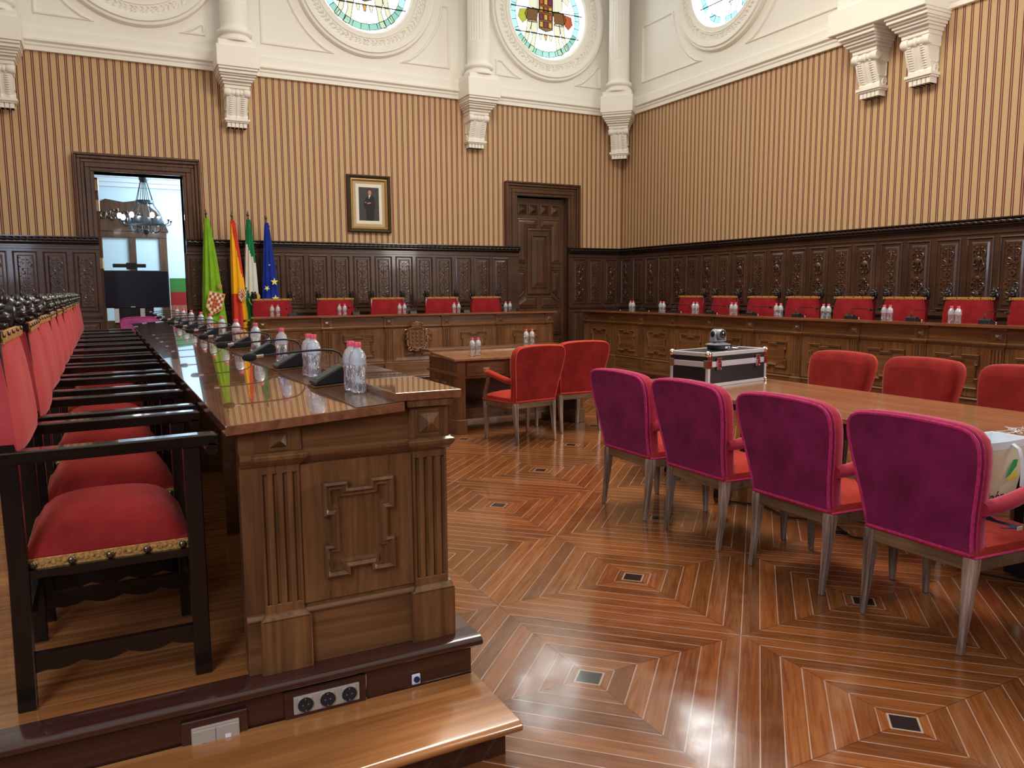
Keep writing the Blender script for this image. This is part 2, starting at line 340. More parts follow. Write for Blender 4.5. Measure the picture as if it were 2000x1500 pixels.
def offset_poly(P, d):
    n = len(P); area = sum(P[i][0]*P[(i+1)%n][1]-P[(i+1)%n][0]*P[i][1] for i in range(n)); sg = 1 if area > 0 else -1; out = []
    for i in range(n):
        p0, p1, p2 = Vector(P[i-1]), Vector(P[i]), Vector(P[(i+1)%n])
        e1 = (p1-p0).normalized(); e2 = (p2-p1).normalized()
        n1 = Vector((-e1.y, e1.x))*sg; n2 = Vector((-e2.y, e2.x))*sg
        k = 1+n1.dot(n2); v = (n1+n2)/max(k, .3); out.append((p1.x+v.x*d, p1.y+v.y*d))
    return out
def band(mb, F, poly, prof, mi=0, fill=True):     # prof: [(inset, out)]
    rings = []
    for d, o in prof:
        q = offset_poly(poly, d) if d else poly; rings.append([F(a, o, z) for a, z in q])
    mb.loft(rings, caps=False, mi=mi)
    if fill: mb.add(rings[-1], [tuple(range(len(poly)))], mi)
def rect(a0, a1, z0, z1): return [(a0,z0),(a1,z0),(a1,z1),(a0,z1)]

# ------------------------------------------------------------ room shell
WB, WR, WL = 13.05, 9.3, -2.6
DZ = .265
mb = MB(); mb.box(-3.2, 9.6, -2.5, 13.2, -.1, 0); tag(mb.build('floor', M['floor']), 'glossy parquet floor of concentric plank squares round small dark tiles', 'floor', kind='structure')
# back wall with door openings and round windows handled as rings in front; wall pieces around the two doors
def hole_wall(name, F, a0, a1, z0, z1, z2, doors, circles, mlow, mup, thick=.35):
    """wallpaper between z0..z1 with door holes, plaster z1..z2 with round holes"""
    m = MB(); x = a0
    for d0, d1, dz in doors:
        m.boxF(F, x, d0, 0, -thick, z0, z1); m.boxF(F, d0, d1, 0, -thick, dz, z1); x = d1
    m.boxF(F, x, a1, 0, -thick, z0, z1)
    x = a0; K = 40
    for c, cz, r in circles:
        h = r+.02; m.boxF(F, x, c-h, 0, -thick, z1, z2, 1); m.boxF(F, c-h, c+h, 0, -thick, z1, cz-h, 1)
        if z2 > cz+h: m.boxF(F, c-h, c+h, 0, -thick, cz+h, z2, 1)
        sq, ci = [], []
        for k in range(K):
            a = 2*PI*k/K+PI/4; ca, sa = math.cos(a), math.sin(a); s_ = h/max(abs(ca), abs(sa)); sq.append((c+ca*s_, cz+sa*s_)); ci.append((c+ca*r, cz+sa*r))
        for k in range(K):
            l = (k+1) % K
            for o in (0, -thick):
                m.add([F(sq[k][0], o, sq[k][1]), F(sq[l][0], o, sq[l][1]), F(ci[l][0], o, ci[l][1]), F(ci[k][0], o, ci[k][1])], [(0,1,2,3)], 1)
            m.add([F(ci[k][0], 0, ci[k][1]), F(ci[l][0], 0, ci[l][1]), F(ci[l][0], -thick, ci[l][1]), F(ci[k][0], -thick, ci[k][1])], [(0,1,2,3)], 1)
        x = c+h
    m.boxF(F, x, a1, 0, -thick, z1, z2, 1)
    return m.build(name, [mlow, mup], keep=True)
FB = lambda a, o, z: (a, WB-o, z)          # back wall: a = x, o = out into the room
FR = lambda a, o, z: (WR-o, a, z)          # right wall: a = y
FL = lambda a, o, z: (WL+o, a, z)
ZC = 4.93; ZT = 8.2
RB = [(.69, 6.58, .79), (4.14, 6.58, .79), (7.60, 6.58, .79)]
tag(hole_wall('wall_back', FB, WL-.2, WR, 0, ZC, ZT, [(0, 1.18, 3.285), (6.91, 8.02, 3.28)], RB, M['wallx'], M['plaster']), 'back wall with red and gold striped paper under white plaster', 'wall', kind='structure')
tag(hole_wall('wall_right', FR, -2.1, WB+.35, 0, ZC, ZT, [], [(2.6, 6.6, .75), (10.25, 6.6, .75)], M['wally'], M['plaster']), 'right wall with red and gold striped paper under white plaster', 'wall', kind='structure')
m = MB(); m.boxF(FL, -2.1, WB, 0, -.2, 2.34, ZC); m.boxF(FL, -2.1, WB, 0, -.2, ZC, ZT, 1); m.boxF(FL, -2.1, WB, 0, -.2, 0, 2.34, 2); tag(m.build('wall_left', [M['wally'], M['plaster'], M['dk_x']]), 'left wall beyond the row of black armchairs', 'wall', kind='structure')

m = MB(); m.box(WL, WR, -2.3, -2.1, 2.34, ZC, 1); m.box(WL, WR, -2.3, -2.1, ZC, ZT); m.box(WL, WR, -2.3, -2.05, 0, 2.34, 2); tag(m.build('wall_rear', [M['plaster'], M['wallx'], M['dk_x']]), 'plain rear wall behind the camera', 'wall', kind='structure')
# white cornice and panel mouldings
def cornice(name, F, a0, a1, label):
    m = MB()
    prof = [(0,4.875),(.05,4.875),(.05,4.93),(.065,4.95),(.065,4.975),(.10,5.00),(.10,5.03),(.055,5.035),(.055,5.15),(.035,5.17),(0,5.19)]
    m.loft([[F(a, o, z) for o, z in prof] for a in (a0, a1)])
    n = int((a1-a0)/.05)
    for i in range(n):
        a = a0+(i+.5)*(a1-a0)/n; m.boxF(F, a-.012, a+.012, .05, .075, 5.0, 5.028)
    return tag(m.build(name, M['plaster']), label, 'cornice', kind='structure')
cornice('trim_1', FB, WL, WR, 'white plaster cornice along the back wall')
cornice('trim_2', FR, -1.4, WB, 'white plaster cornice along the right wall')
def panel_line(m, F, poly): band(m, F, poly, [(0, 0), (.012, .022), (.03, .026), (.045, .010), (.055, 0)], fill=False)
def spandrel(x0, x1, c, cz, r, left):      # triangular sunk panel beside a round window
    pts = []; zb = 5.37
    if left:
        a_s = math.asin(max(-1, min(1, (zb-cz)/r))); th0 = PI-a_s  # angle at zb on left
        xb = c-r*math.cos(a_s)
        pts = [(x0, zb), (xb, zb)]
        k = 8; zt = cz
        for i in range(1, k+1):
            a = a_s*(1-i/k*.75); pts.append((c-r*math.cos(a), cz+r*math.sin(a)))
        pts.append((x0, pts[-1][1]))
        pts = [p for p in pts if p[0] >= x0-.001]
    return pts
m = MB()
for (c, cz, r), (xl, xr) in zip(RB, [(-.62, 1.62), (2.42, 5.62), (6.5, 8.78)]):
    R = 1.33
    for sgn, xe in ((-1, xl), (1, xr)):
        ang = math.asin((5.37-cz)/R) if abs(5.37-cz) < R else -PI/2
        xb = c+sgn*R*math.cos(ang)
        if (xe-xb)*sgn < .12: continue
        pts = [(xe, 5.37), (xb, 5.37)]
        i = 1
        while i < 9:
            a = ang*(1-i/8*.9); x = c+sgn*R*math.cos(a)
            if (xe-x)*sgn < .08: break
            pts.append((x, cz+R*math.sin(a))); i += 1
        pts.append((xe, pts[-1][1])); panel_line(m, FB, pts)
tag(m.build('trim_3', M['plaster'], smooth=30), 'thin white panel mouldings beside the round windows, back wall', 'moulding', kind='structure')
m = MB()
for sgn, xe in ((-1, 7.95), (1, 12.45)):
    c, cz, R = 10.25, 6.6, 1.3; ang = math.asin((5.40-cz)/R); pts = [(xe, 5.40), (c+sgn*R*math.cos(ang), 5.40)]
    for i in range(1, 9):
        a = ang*(1-i/8*.9); pts.append((c+sgn*R*math.cos(a), cz+R*math.sin(a)))
    pts.append((xe, pts[-1][1])); panel_line(m, FR, pts)
tag(m.build('trim_4', M['plaster'], smooth=30), 'thin white panel mouldings beside the round window, right wall', 'moulding', kind='structure')

# round windows
def glass_mat(name, kind):
    m, nt, b = _new(name); L = nt.links
    return m
def emat(name, col, st):
    return mat(name, tuple(c*.3 for c in col), .2, emis=col, es=st)
G = {'w': emat('glass_white', (.90,.99,1), 9), 'g': emat('glass_green', (.22,.50,.40), 1.0), 'a': emat('glass_aqua', (.35,.68,.72), 1.25), 's': emat('glass_skin', (.72,.72,.52), .9),
     'b': emat('glass_brown', (.22,.10,.03), .6), 'r': emat('glass_rust', (.50,.10,.03), .7), 'o': emat('glass_amber', (.65,.36,.06), .8), 'p': emat('glass_plum', (.25,.03,.08), .6), 'y': emat('glass_olive', (.45,.48,.05), .8), 'c': emat('glass_cyan', (.25,.85,.95), 1.6)}
GK = ['w','g','a','s','b','r','o','p','y','c']; GI = {k: i for i, k in enumerate(GK)}
LEAD = mat('lead_came', (.01,.012,.012), .5, .3)
def round_window(name, F, c, cz, r, R, label, kind):
    root = thing(name, label, 'window', F(c, 0, cz), 0, kind='structure')
    def T(a, o, z):
        p = Vector(F(a, o, z))-Vector(F(c, 0, cz)); return tuple(p)
    K = 72; m = MB()
    prof = [(r, -.12), (r, .02), (r+.03, .05), (r+.10, .05), (r+.11, .065), (r+.12, .05), (R-.17, .05), (R-.16, .075), (R-.12, .095), (R-.07, .10), (R-.06, .07), (R-.02, .07), (R, .03), (R, 0)]
    rings = []
    for rr, o in prof: rings.append([T(c+rr*math.cos(2*PI*k/K), o, cz+rr*math.sin(2*PI*k/K)) for k in range(K)])
    m.loft(rings, caps=False); m.build('ring_moulding', M['plaster'], root, smooth=40)
    # leaf garland
    m = MB(); rm = (r+.12+R-.17)/2; wd = (R-.17-r-.12)/2
    rnd = random.Random(3)
    nL = 84
    for k in range(nL):
        a = 2*PI*k/nL
        for s_ in (-1, 0, 1):
            rr = rm+s_*wd*.55; aa = a+rnd.uniform(-.02, .02); tl = rnd.uniform(.5, 1.0)*(1 if s_ >= 0 else -1)
            p = Vector((c+rr*math.cos(aa), 0, cz+rr*math.sin(aa))); t = Vector((-math.sin(aa+tl*.7), 0, math.cos(aa+tl*.7))); nn = Vector((t.z, 0, -t.x))
            l, wv = .045, .016
            q = [p-t*l, p+nn*wv, p+t*l, p-nn*wv]
            vs = [T(x.x, .048, x.z) for x in q]+[T(p.x, .048+rnd.uniform(.018, .034), p.z)]
            m.add(vs, [(0,1,4),(1,2,4),(2,3,4),(3,0,4)])
    m.build('leaf_garland', M['plaster'], root)
    if kind == 'blind':
        m = MB(); m.add([T(c+(r+.01)*math.cos(2*PI*k/K), -.1, cz+(r+.01)*math.sin(2*PI*k/K)) for k in range(K)], [tuple(range(K))]); m.build('blank_disc', M['plaster'], root)
        return root
    g = MB(); ld = MB()
    def poly(pts, col, o=-.094, out=True):
        g.add([T(c+x*r, o, cz+z*r) for x, z in pts], [tuple(range(len(pts)))], GI[col])
        if out: ld.tube([T(c+x*r, o+.004, cz+z*r) for x, z in pts+[pts[0]]], .006, 4, caps=False)
    g.add([T(c+(r+.01)*math.cos(2*PI*k/K), -.1, cz+(r+.01)*math.sin(2*PI*k/K)) for k in range(K)], [tuple(range(K))], GI['w'])
    nb = 30
    for k in range(nb):       # scale border
        a0, a1 = 2*PI*k/nb, 2*PI*(k+1)/nb
        if kind == 'plain' and k % 3 == 2: continue
        poly([(.80*math.cos(a0), .80*math.sin(a0)), (.93*math.cos(a0), .93*math.sin(a0)), (.93*math.cos(a1), .93*math.sin(a1)), (.80*math.cos(a1), .80*math.sin(a1))], ('c' if kind == 'plain' else ('g' if math.sin(a0) < -.55 else 'a')))
    if kind == 'figures':
        for s_ in (-1, 1):    # two standing supporters either side of a shield
            mx = lambda P: [(s_*x, z) for x, z in P]
            poly(mx([(.22,-.15),(.36,-.12),(.40,-.32),(.36,-.52),(.44,-.74),(.50,-.84),(.34,-.84),(.30,-.72),(.26,-.50),(.22,-.34)]), 's')
            poly(mx([(.36,-.12),(.50,-.16),(.52,-.36),(.56,-.52),(.66,-.68),(.58,-.74),(.46,-.56),(.42,-.38)]), 's')
            poly(mx([(.20,.10),(.48,.14),(.56,-.02),(.48,-.18),(.24,-.18)]), 'b')
            poly(mx([(.48,.10),(.70,.06),(.74,-.10),(.62,-.24),(.52,-.16)]), 'r' if s_ > 0 else 'y')
            poly(mx([(.22,.12),(.46,.16),(.44,.46),(.30,.50),(.22,.40)]), 's')
            poly(mx([(.28,.52),(.40,.52),(.42,.66),(.34,.72),(.26,.64)]), 's')
            poly(mx([(.44,.40),(.60,.30),(.66,.42),(.50,.54)]), 's')
        poly([(-.19,-.30),(0,-.36),(.19,-.30),(.20,.46),(-.20,.46)], 'b', -.092)
        for i in range(3):
            for j in range(4):
                x, z = -.12+i*.12, -.20+j*.17; poly([(x-.045, z-.06),(x+.045, z-.06),(x+.045, z+.06),(x-.045, z+.06)], 'op r'.replace(' ', 'o')[(i+j) % 4], -.090)
        for x in (-.14, 0, .14): poly([(x-.05,-.42),(x+.05,-.42),(x+.02,-.56),(x-.02,-.56)], 's' if x else 'o')
        for x in (-.12, 0, .12): ld.tube([T(c+x*r, -.09, cz-.56*r), T(c+(x*.6)*r, -.09, cz-.72*r)], .006, 4)
    else:
        for i in range(26):
            a = random.uniform(PI*1.05, PI*1.6) if i < 18 else random.uniform(0, 2*PI); q = random.uniform(.1, .7); l = .25
            x, z = q*math.cos(a), q*math.sin(a); b_ = a+random.uniform(-.9, .9)
            ld.tube([T(c+x*r, -.09, cz+z*r), T(c+(x+l*.5*math.cos(b_))*r, -.09, cz+(z+l*.5*math.sin(b_))*r), T(c+(x+l*math.cos(b_+.6))*r, -.09, cz+(z+l*math.sin(b_+.6))*r)], .009, 4)
    for z in (-.42, .12, .62):
        w_ = math.sqrt(1-z*z); ld.tube([T(c-w_*r, -.085, cz+z*r), T(c+w_*r, -.085, cz+z*r)], .012, 4)
    g.build('stained_glass', [G[k] for k in GK], root, keep=True); ld.build('lead_lines', LEAD, root)
    return root
round_window('window_1', FB, *RB[0], 1.2, 'blind round plaster roundel, leftmost above the open doorway', 'blind')
round_window('window_2', FB, *RB[1], 1.2, 'round stained glass window with two figures, above the framed portrait', 'figures')
round_window('window_3', FB, *RB[2], 1.2, 'round stained glass window with shield and two figures, above the closed door', 'figures')
round_window('window_4', FR, 10.25, 6.6, .75, 1.15, 'round window with pale cyan glass on the right wall', 'plain')
round_window('window_5', FR, 2.6, 6.6, .75, 1.15, 'round window with pale glass on the right wall, outside the frame', 'plain')

# ------------------------------------------------------------ corbels with columns
def fbox(m, hw, dep, z0, z1, hw2=None, dep2=None):   # frustum against the wall plane y=0, front at -dep
    hw2 = hw if hw2 is None else hw2; dep2 = dep if dep2 is None else dep2
    m.loft([[(-hw,0,z0),(hw,0,z0),(hw,-dep,z0),(-hw,-dep,z0)], [(-hw2,0,z1),(hw2,0,z1),(hw2,-dep2,z1),(-hw2,-dep2,z1)]])
def corbel(loc, rz, label):
    t = thing('wall_corbel', label, 'corbel', loc, rz, 'scrolled white corbels under the cornice')
    m = MB()     # z relative to 4.05
    steps = [(.185,.24,.55,.60),(.205,.27,.60,.64),(.225,.32,.64,.67),(.245,.35,.67,.705),(.262,.385,.705,.73),(.275,.42,.73,.775),(.285,.45,.775,.81)]
    for hw, dep, z0, z1 in steps: fbox(m, hw, dep+.03, z0, z1)
    m.build('stepped_head', M['plaster'], t, bevel=.005)
    m = MB()
    for x0, x1, rr in ((-.19,-.09,.062),(-.09,-.03,.05),(-.03,.03,.058),(.03,.09,.05),(.09,.19,.062)):
        c = (-.235, .49); ring = lambda x, r_: [(x, c[0]+r_*math.cos(2*PI*k/16), c[1]+r_*math.sin(2*PI*k/16)) for k in range(16)]
        m.loft([ring(x0, rr*.8), ring(x0+.015, rr), ring(x1-.015, rr), ring(x1, rr*.8)])
    m.box(-.17, .17, -.24, 0, .43, .55); m.build('scroll', M['plaster'], t, smooth=40)
    m = MB(); prof = []
    for i in range(13):
        q = i/12; z = .46-q*.34; d = .245*(1-.55*q**1.8)-.015*math.sin(q*PI*1.0); prof.append((z, d+(.02 if q > .9 else 0)))
    rings = [[(-.155,0,z),(.155,0,z),(.155,-d,z),(.10,-d-.012,z),(.05,-d,z),(.02,-d,z),(0,-d-.012,z),(-.02,-d,z),(-.05,-d,z),(-.10,-d-.012,z),(-.155,-d,z)] for z, d in prof]
    m.loft(rings); m.build('bracket_body', M['plaster'], t)
    for x in (-.088, .088):
        m = MB()
        for i in range(11):
            q = (i+.8)/12.2; z = .46-q*.34; d = .245*(1-.55*q**1.8)-.015*math.sin(q*PI)+.012; m.ball((x, -d, z), (.033, .012, .009), 8, 5)
        m.build('bead_row', M['plaster'], t, smooth=True)
    m = MB()
    for s_ in (-1, 1):
        pts = [(s_*.16, -.06+.045*math.cos(a)*(1-a/14), .17+.05*math.sin(a)*(1-a/14)) for a in [k*.5 for k in range(20)]]
        m.tube(pts, .010, 6)
        m.box(s_*.155-.008, s_*.155+.008, -.17, -.02, .24, .255); m.box(s_*.155-.008, s_*.155+.008, -.03, -.018, .24, .44)
    m.build('side_scroll', M['plaster'], t, smooth=True)
    m = MB(); fbox(m, .185, .18, .09, .125); fbox(m, .17, .16, .07, .09)
    for i in range(5): m.box(-.145+i*.059, -.145+i*.059+.050, -.14, 0, .0, .07)
    m.box(-.14, .14, -.115, 0, 0, .07); m.build('dentil_base', M['plaster'], t, bevel=.003)
    return t
def column(loc, rz, label, r=.20, engaged=False):
    t = thing('wall_column', label, 'column', loc, rz, 'white fluted columns above the cornice'); cy = -.26
    m = MB(); m.box(-.305, .305, -.50, 0, 0, .30); m.box(-.27, .27, -.47, 0, .30, .38); m.build('pedestal', M['plaster'], t, bevel=.006)
    m = MB(); m.lathe([(.255,.38),(.262,.40),(.245,.44),(.215,.46),(.21,.48),(.245,.49),(.255,.52),(.245,.55),(.215,.565),(r+.005,.585),(r,.62)], 32, (0,cy,0)); m.build('torus_base', M['plaster'], t, smooth=60)
    m = MB(); m.lathe([(r,.60),(r*.985,.94)], 48, (0,cy,0)); m.lathe([(r*.96,.90),(r*.93,3.3)], 48, (0,cy,0), mod=lambda a, z: 1-.07*(abs(math.sin(a*12))**.7)); m.build('fluted_shaft', M['plaster'], t, smooth=20)
    return t
for i, (x, lb) in enumerate([(-1.05, 'at the upper left corner of the photo'), (2.0, 'between the open doorway and the portrait'), (6.05, 'between the portrait and the closed door')]):
    corbel((x, WB, 4.05), 0, 'white scroll corbel on the back wall, '+lb)
    column((x, WB, 4.86), 0, 'white fluted column and block on the back wall, '+lb)
corbel((9.12, 12.87, 4.05), -PI/4, 'white plaster scroll corbel in the corner of the two striped walls')
column((9.12, 12.87, 4.86), -PI/4, 'white fluted column and block in the corner of the room')
corbel((WR, 7.30, 4.05), -PI/2, 'white plaster scroll corbel on the right wall, left one of the pair')
corbel((WR, 6.58, 4.05), -PI/2, 'white plaster scroll corbel on the right wall, right one of the pair')
t = thing('wall_beam', 'wide white plaster block resting on the pair of corbels, right wall', 'plaster block', (WR, 6.97, 4.86), -PI/2)
m = MB(); m.box(-.72, .68, -.52, 0, 0, .30); m.build('lower_block', M['plaster'], t, bevel=.006)
m = MB(); m.box(-.62, .60, -.47, 0, .30, .62); m.build('upper_block', M['plaster'], t, bevel=.006)

# ------------------------------------------------------------ carved wainscot
def scroll_pts(cx, cz, r, turns, a0, s_, o, shrink=.85):
    return [(cx+s_*r*(1-shrink*k/16)*math.cos(a0+turns*2*PI*k/16), o, cz+r*(1-shrink*k/16)*math.sin(a0+turns*2*PI*k/16)) for k in range(17)]
def carving_mesh(kind):
    m = MB()
    m.tube([(0,-.012,-.36),(.012,-.014,-.2),(-.01,-.014,0),(.01,-.014,.2),(0,-.012,.36)], .009, 5)
    for s_ in (-1, 1):
        for cz, r, a0 in ((.27,.040,-1.2),(.14,.046,1.4),(-.14,.046,-1.4),(-.27,.040,1.2)):
            m.tube(scroll_pts(s_*.045, cz, r, .95, a0, s_, -.013), [.011*(1-k/24) for k in range(17)], 5)
        for cz in (.33,.20,.06,-.08,-.21,-.33):
            m.ball((s_*.03, -.012, cz), (.020, .012, .011), 6, 4); m.ball((s_*.068, -.010, cz+.03), (.012, .010, .018), 6, 4)
    if kind == 0:
        R = [[(math.cos(a)*(.030+.012*math.cos(b)), -.014-.010*math.sin(b), math.sin(a)*(.030+.012*math.cos(b))) for b in [2*PI*j/6 for j in range(6)]] for a in [2*PI*i/16 for i in range(16)]]
        m.loft(R, cyc=True, caps=False)
    elif kind == 1:
        for k in range(6):
            a = k*PI/3; m.ball((.028*math.cos(a), -.016, .028*math.sin(a)), (.016,.012,.016), 6, 4)
    else:
        m.ball((0,-.02,.18), (.032,.022,.05), 8, 6); m.ball((0,-.02,.25), (.02,.02,.024), 8, 5); m.ball((0,-.016,-.05), (.035,.018,.035), 8, 5); m.ball((0,-.018,-.25), (.03,.02,.05), 8, 5)
        for s_ in (-1, 1): m.tube([(s_*.01,-.016,.22),(s_*.05,-.016,.17),(s_*.07,-.014,.10),(s_*.03,-.014,.04)], .010, 5)
    return m
PANEL_PROTO = {}
def wpanel(w_, h, kind, carved=True):
    key = (round(w_, 3), round(h, 3), kind)
    if key in PANEL_PROTO: return PANEL_PROTO[key]
    m = MB(); F = lambda a, o, z: (a, -o, z)
    P = rect(-w_/2, w_/2, -h/2, h/2)
    band(m, F, P, [(-.018, .0), (-.018, .014), (-.006, .020), (.004, .006), (.008, -.012), (.014, -.012), (.055, .012), (.060, .012)])
    o = m.build('carved_panel' if carved else 'lower_panel', M['dk_z'])
    if carved:
        c = carving_mesh(kind).build('carving', M['dk_z'], o, smooth=True); c.scale = (min(1, w_/.27), .62 if kind < 2 else .9, h/.88); c.location = (0, -.010, 0)
    PANEL_PROTO[key] = o; o['_proto'] = 1; o.location = (0, 0, -50); return o
def rope(m, F, a0, a1, z, o, r):
    n = int((a1-a0)/.022); rings = []
    for i in range(n+1):
        a = a0+(a1-a0)*i/n; ph = a*2*PI/.16
        rings.append([F(a, o+r*(1+.28*math.cos(2*(t-ph)))*math.cos(t), z+r*(1+.28*math.cos(2*(t-ph)))*math.sin(t)) for t in [2*PI*k/10 for k in range(10)]])
    m.loft(rings)
def wainscot(name, F0, a0, a1, panels, rz, label, flip=False, kinds=(0,1), z0=0.0, pw=.27):
    """F0(a,o,z) world mapping; panels = centres"""
    org = F0(a0, 0, 0); root = thing(name, label, 'wainscot', org, rz, kind='structure')
    inv = Matrix.Rotation(-rz, 4, 'Z')
    def F(a, o, z): return tuple(inv @ (Vector(F0(a, o, z))-Vector(org)))
    m = MB(); m.boxF(F, a0, a1, 0, .05, z0, 2.235); m.build('back_board', M['dk_x'], root)
    m = MB(); m.boxF(F, a0, a1, .05, .085, 1.19, 1.215); m.boxF(F, a0, a1, .05, .07, 1.17, 1.235); m.boxF(F, a0, a1, .05, .075, z0, .40); m.boxF(F, a0, a1, .05, .065, 2.165, 2.2); m.build('rails', M['dk_x'], root, bevel=.004)
    m = MB(); m.loft([[F(a, o, z) for o, z in ((0,2.23),(.07,2.23),(.08,2.25),(.12,2.262),(.12,2.27),(.10,2.275),(.10,2.325),(.145,2.33),(.145,2.345),(0,2.345))] for a in (a0, a1)]); m.build('cap_moulding', M['dk_cap'], root)
    m = MB(); rope(m, F, a0, a1, 2.300, .112, .024); m.build('leaf_rope', M['dk_cap'], root, smooth=60)
    zc, h = 1.70, .83; zc2, h2 = .80, .62
    for i, c in enumerate(panels):
        for (z_, hh, cv) in ((zc, h, True), (zc2, h2, False)):
            if not cv and i % 2 == 1: continue
            src = wpanel(pw if cv else pw*1.0, hh, kinds[i % len(kinds)] if cv else 9, cv)
            q = copy_tree(src, root); q.location = F(c, .050, z_); del q['_proto']
            q.rotation_euler = (0, 0, 0)
    return root
wainscot('trim_5', FB, WL, 0.0, [-.135-.36*k for k in range(7)][::-1] if False else [-2.41+.37*k for k in range(7)], 0, 'dark carved wainscot left of the open doorway')
wainscot('trim_6', FB, 1.18, 6.93, [1.31+.374*k for k in range(15)], 0, 'dark carved wainscot between the doorway and the closed door')
wainscot('trim_7', FB, 8.03, WR, [8.26, 8.63, 9.0], 0, 'dark carved wainscot right of the closed door', kinds=(2,1))
FR2 = lambda a, o, z: (WR-o, 2*0+a, z)
wainscot('trim_8', FR, -1.0, WB, [9.04-.17+.393*k for k in range(-20, 11)], -PI/2, 'long dark carved wainscot along the right wall', kinds=(2,1,2,0), pw=.29)
for o in list(PANEL_PROTO.values()):
    for x in [y for y in bpy.data.objects if y.parent == o]: bpy.data.objects.remove(x)
    bpy.data.objects.remove(o)

# ------------------------------------------------------------ doors
def casing(name, x0, x1, zt, label, cat='door frame'):
    t = thing(name, label, cat, (x0, WB, 0), 0, kind='structure'); W_ = x1-x0; F = lambda a, o, z: (a, -o, z)
    m = MB()
    steps = [(.00,.055,.0,.055),(.05,.12,.0,.075),(.12,.17,0,.06),(.17,.215,0,.085),(.215,.25,0,.105)]
    for i0, i1, _, o in steps:
        m.boxF(F, -i1, -i0, 0, o, 2.345, zt+i0); m.boxF(F, W_+i0, W_+i1, 0, o, 2.345, zt+i0); m.boxF(F, -i1, W_+i1, 0, o, zt+i0, zt+i1)
    m.build('door_casing', M['door'], t, bevel=.008)
    m = MB(); m.boxF(F, -.03, 0, 0, -.35, 0, zt); m.boxF(F, W_, W_+.03, 0, -.35, 0, zt); m.boxF(F, 0, W_, 0, -.35, zt, zt+.03); m.build('jamb_lining', M['door'], t)
    return t
d1 = casing('door_1', 0, 1.18, 3.285, 'open doorway with dark stepped wooden casing and view of the bright room')
m = MB(); m.box(-.02, .035, .30, 1.30, .27, 3.24); lf = m.build('door_leaf', M['door'], d1, bevel=.004)
m = MB()
for z in (.7, 1.9, 2.75, 3.05): m.box(.0, .04, .285, .30, z, z+.16); m.tube([(.035,.292,z),(.035,.292,z+.16)], .010, 8)
m.build('hinge', M['bronze'], d1)
d2 = casing('door_2', 6.91, 8.02, 3.28, 'closed dark oak door with raised panels in a stepped casing')
F = lambda a, o, z: (a, .12-o, z)
m = MB(); m.boxF(F, 0, 1.11, -.05, 0, .0, 3.26); m.build('door_leaf', M['door'], d2)
m = MB()
def rp(x0, x1, z0, z1, prof=((0,0),(.0,.018),(.012,.024),(.022,.010),(.05,.022))): band(m, F, rect(x0, x1, z0, z1), list(prof))
for i in range(4):
    x = .09+i*.24; rp(x, x+.19, 2.96, 3.15, ((0,0),(0,.02),(.014,.024),(.024,.004),(.085,.05)))
m.build('pyramid_row', M['door'], d2)
m = MB()
for s_ in (0, 1):
    mx = (lambda P: P) if not s_ else (lambda P: [(1.09-a, z) for a, z in P][::-1])
    for P in ([(.07,2.88),(.50,2.88),(.50,2.72),(.27,2.72),(.27,2.05),(.07,2.05)], [(.07,1.90),(.25,1.90),(.25,1.52),(.07,1.34)], [(.07,1.30),(.25,1.42),(.50,1.42),(.50,1.20),(.07,1.20)]):
        band(m, F, mx([(a, z) for a, z in P]), [(0,0),(0,.016),(.014,.022),(.026,.006),(.06,.022)])
    x0, x1 = (.05,.27) if not s_ else (.82,1.04)
    m.boxF(F, x0, x1, 0, .03, 1.97, 2.01); m.boxF(F, x0+.02, x1-.02, 0, .022, 1.92, 1.96)
m.build('corner_panel', M['door'], d2)
m = MB(); rp(.29, .80, 1.46, 2.69, ((0,0),(0,.028),(.02,.036),(.035,.018),(.06,.018))); rp(.38, .71, 1.58, 2.58, ((0,.018),(0,.04),(.018,.046),(.03,.02),(.10,.045))); m.build('centre_panel', M['door'], d2)
m = MB()
for z0, z1 in ((.15,.60),(.68,1.12)): rp(.08, .50, z0, z1); rp(.60, 1.02, z0, z1)
m.build('lower_panel', M['door'], d2)

# ------------------------------------------------------------ platforms and step
def platform(name, x0, x1, y0, y1, label, front):
    t = thing(name, label, 'platform', (x0, y0, 0), 0); X, Y = x1-x0, y1-y0
    m = MB(); m.box(0, X, 0, Y, 0, DZ-.03); m.build('riser', M['maroon'], t)
    m = MB(); m.box(0, X-.0, 0, Y, DZ-.03, DZ); m.build('plank_deck', M['dais'], t)
    m = MB()
    if 'S' in front: m.loft([[(-.0 if a == 0 else X+.035, y, z) for y, z in ((.085,DZ+.001),(-.01,DZ+.001),(-.03,DZ-.008),(-.035,DZ-.018),(-.03,DZ-.03),(-.008,DZ-.04),(.0,DZ-.05),(.085,DZ-.05))] for a in (0, 1)])
    if 'E' in front: m.box(X-.12, X+.035, .0, Y, DZ-.034, DZ+.0008)
    if 'W' in front: m.box(-.035, .12, 0, Y, DZ-.034, DZ+.0008)
    m.build('nosing', M['maroon'], t, smooth=60); return t
platform('dais_platform', WL+.01, 1.145, 2.545, WB-.06, 'low wooden platform carrying the left desk and black armchairs', 'SE')
platform('dais_platform', 1.25, 6.75, 11.05, WB-.06, 'low wooden platform under the back desk', 'S')
platform('dais_platform', 7.28, WR-.06, -1.0, 11.62, 'low wooden platform under the long right desk', 'W')
t = thing('platform_step', 'long polished step in front of the left platform', 'step', (WL+.01, 2.19, 0), 0)
m = MB(); X = 1.098-WL
m.loft([[(0 if a == 0 else X+.045, y, z) for y, z in ((.35,.123),(-.02,.123),(-.042,.116),(-.048,.104),(-.042,.092),(-.02,.085),(.35,.085))] for a in (0, 1)])
m.build('tread', M['step'], t, smooth=60, bevel=.004)
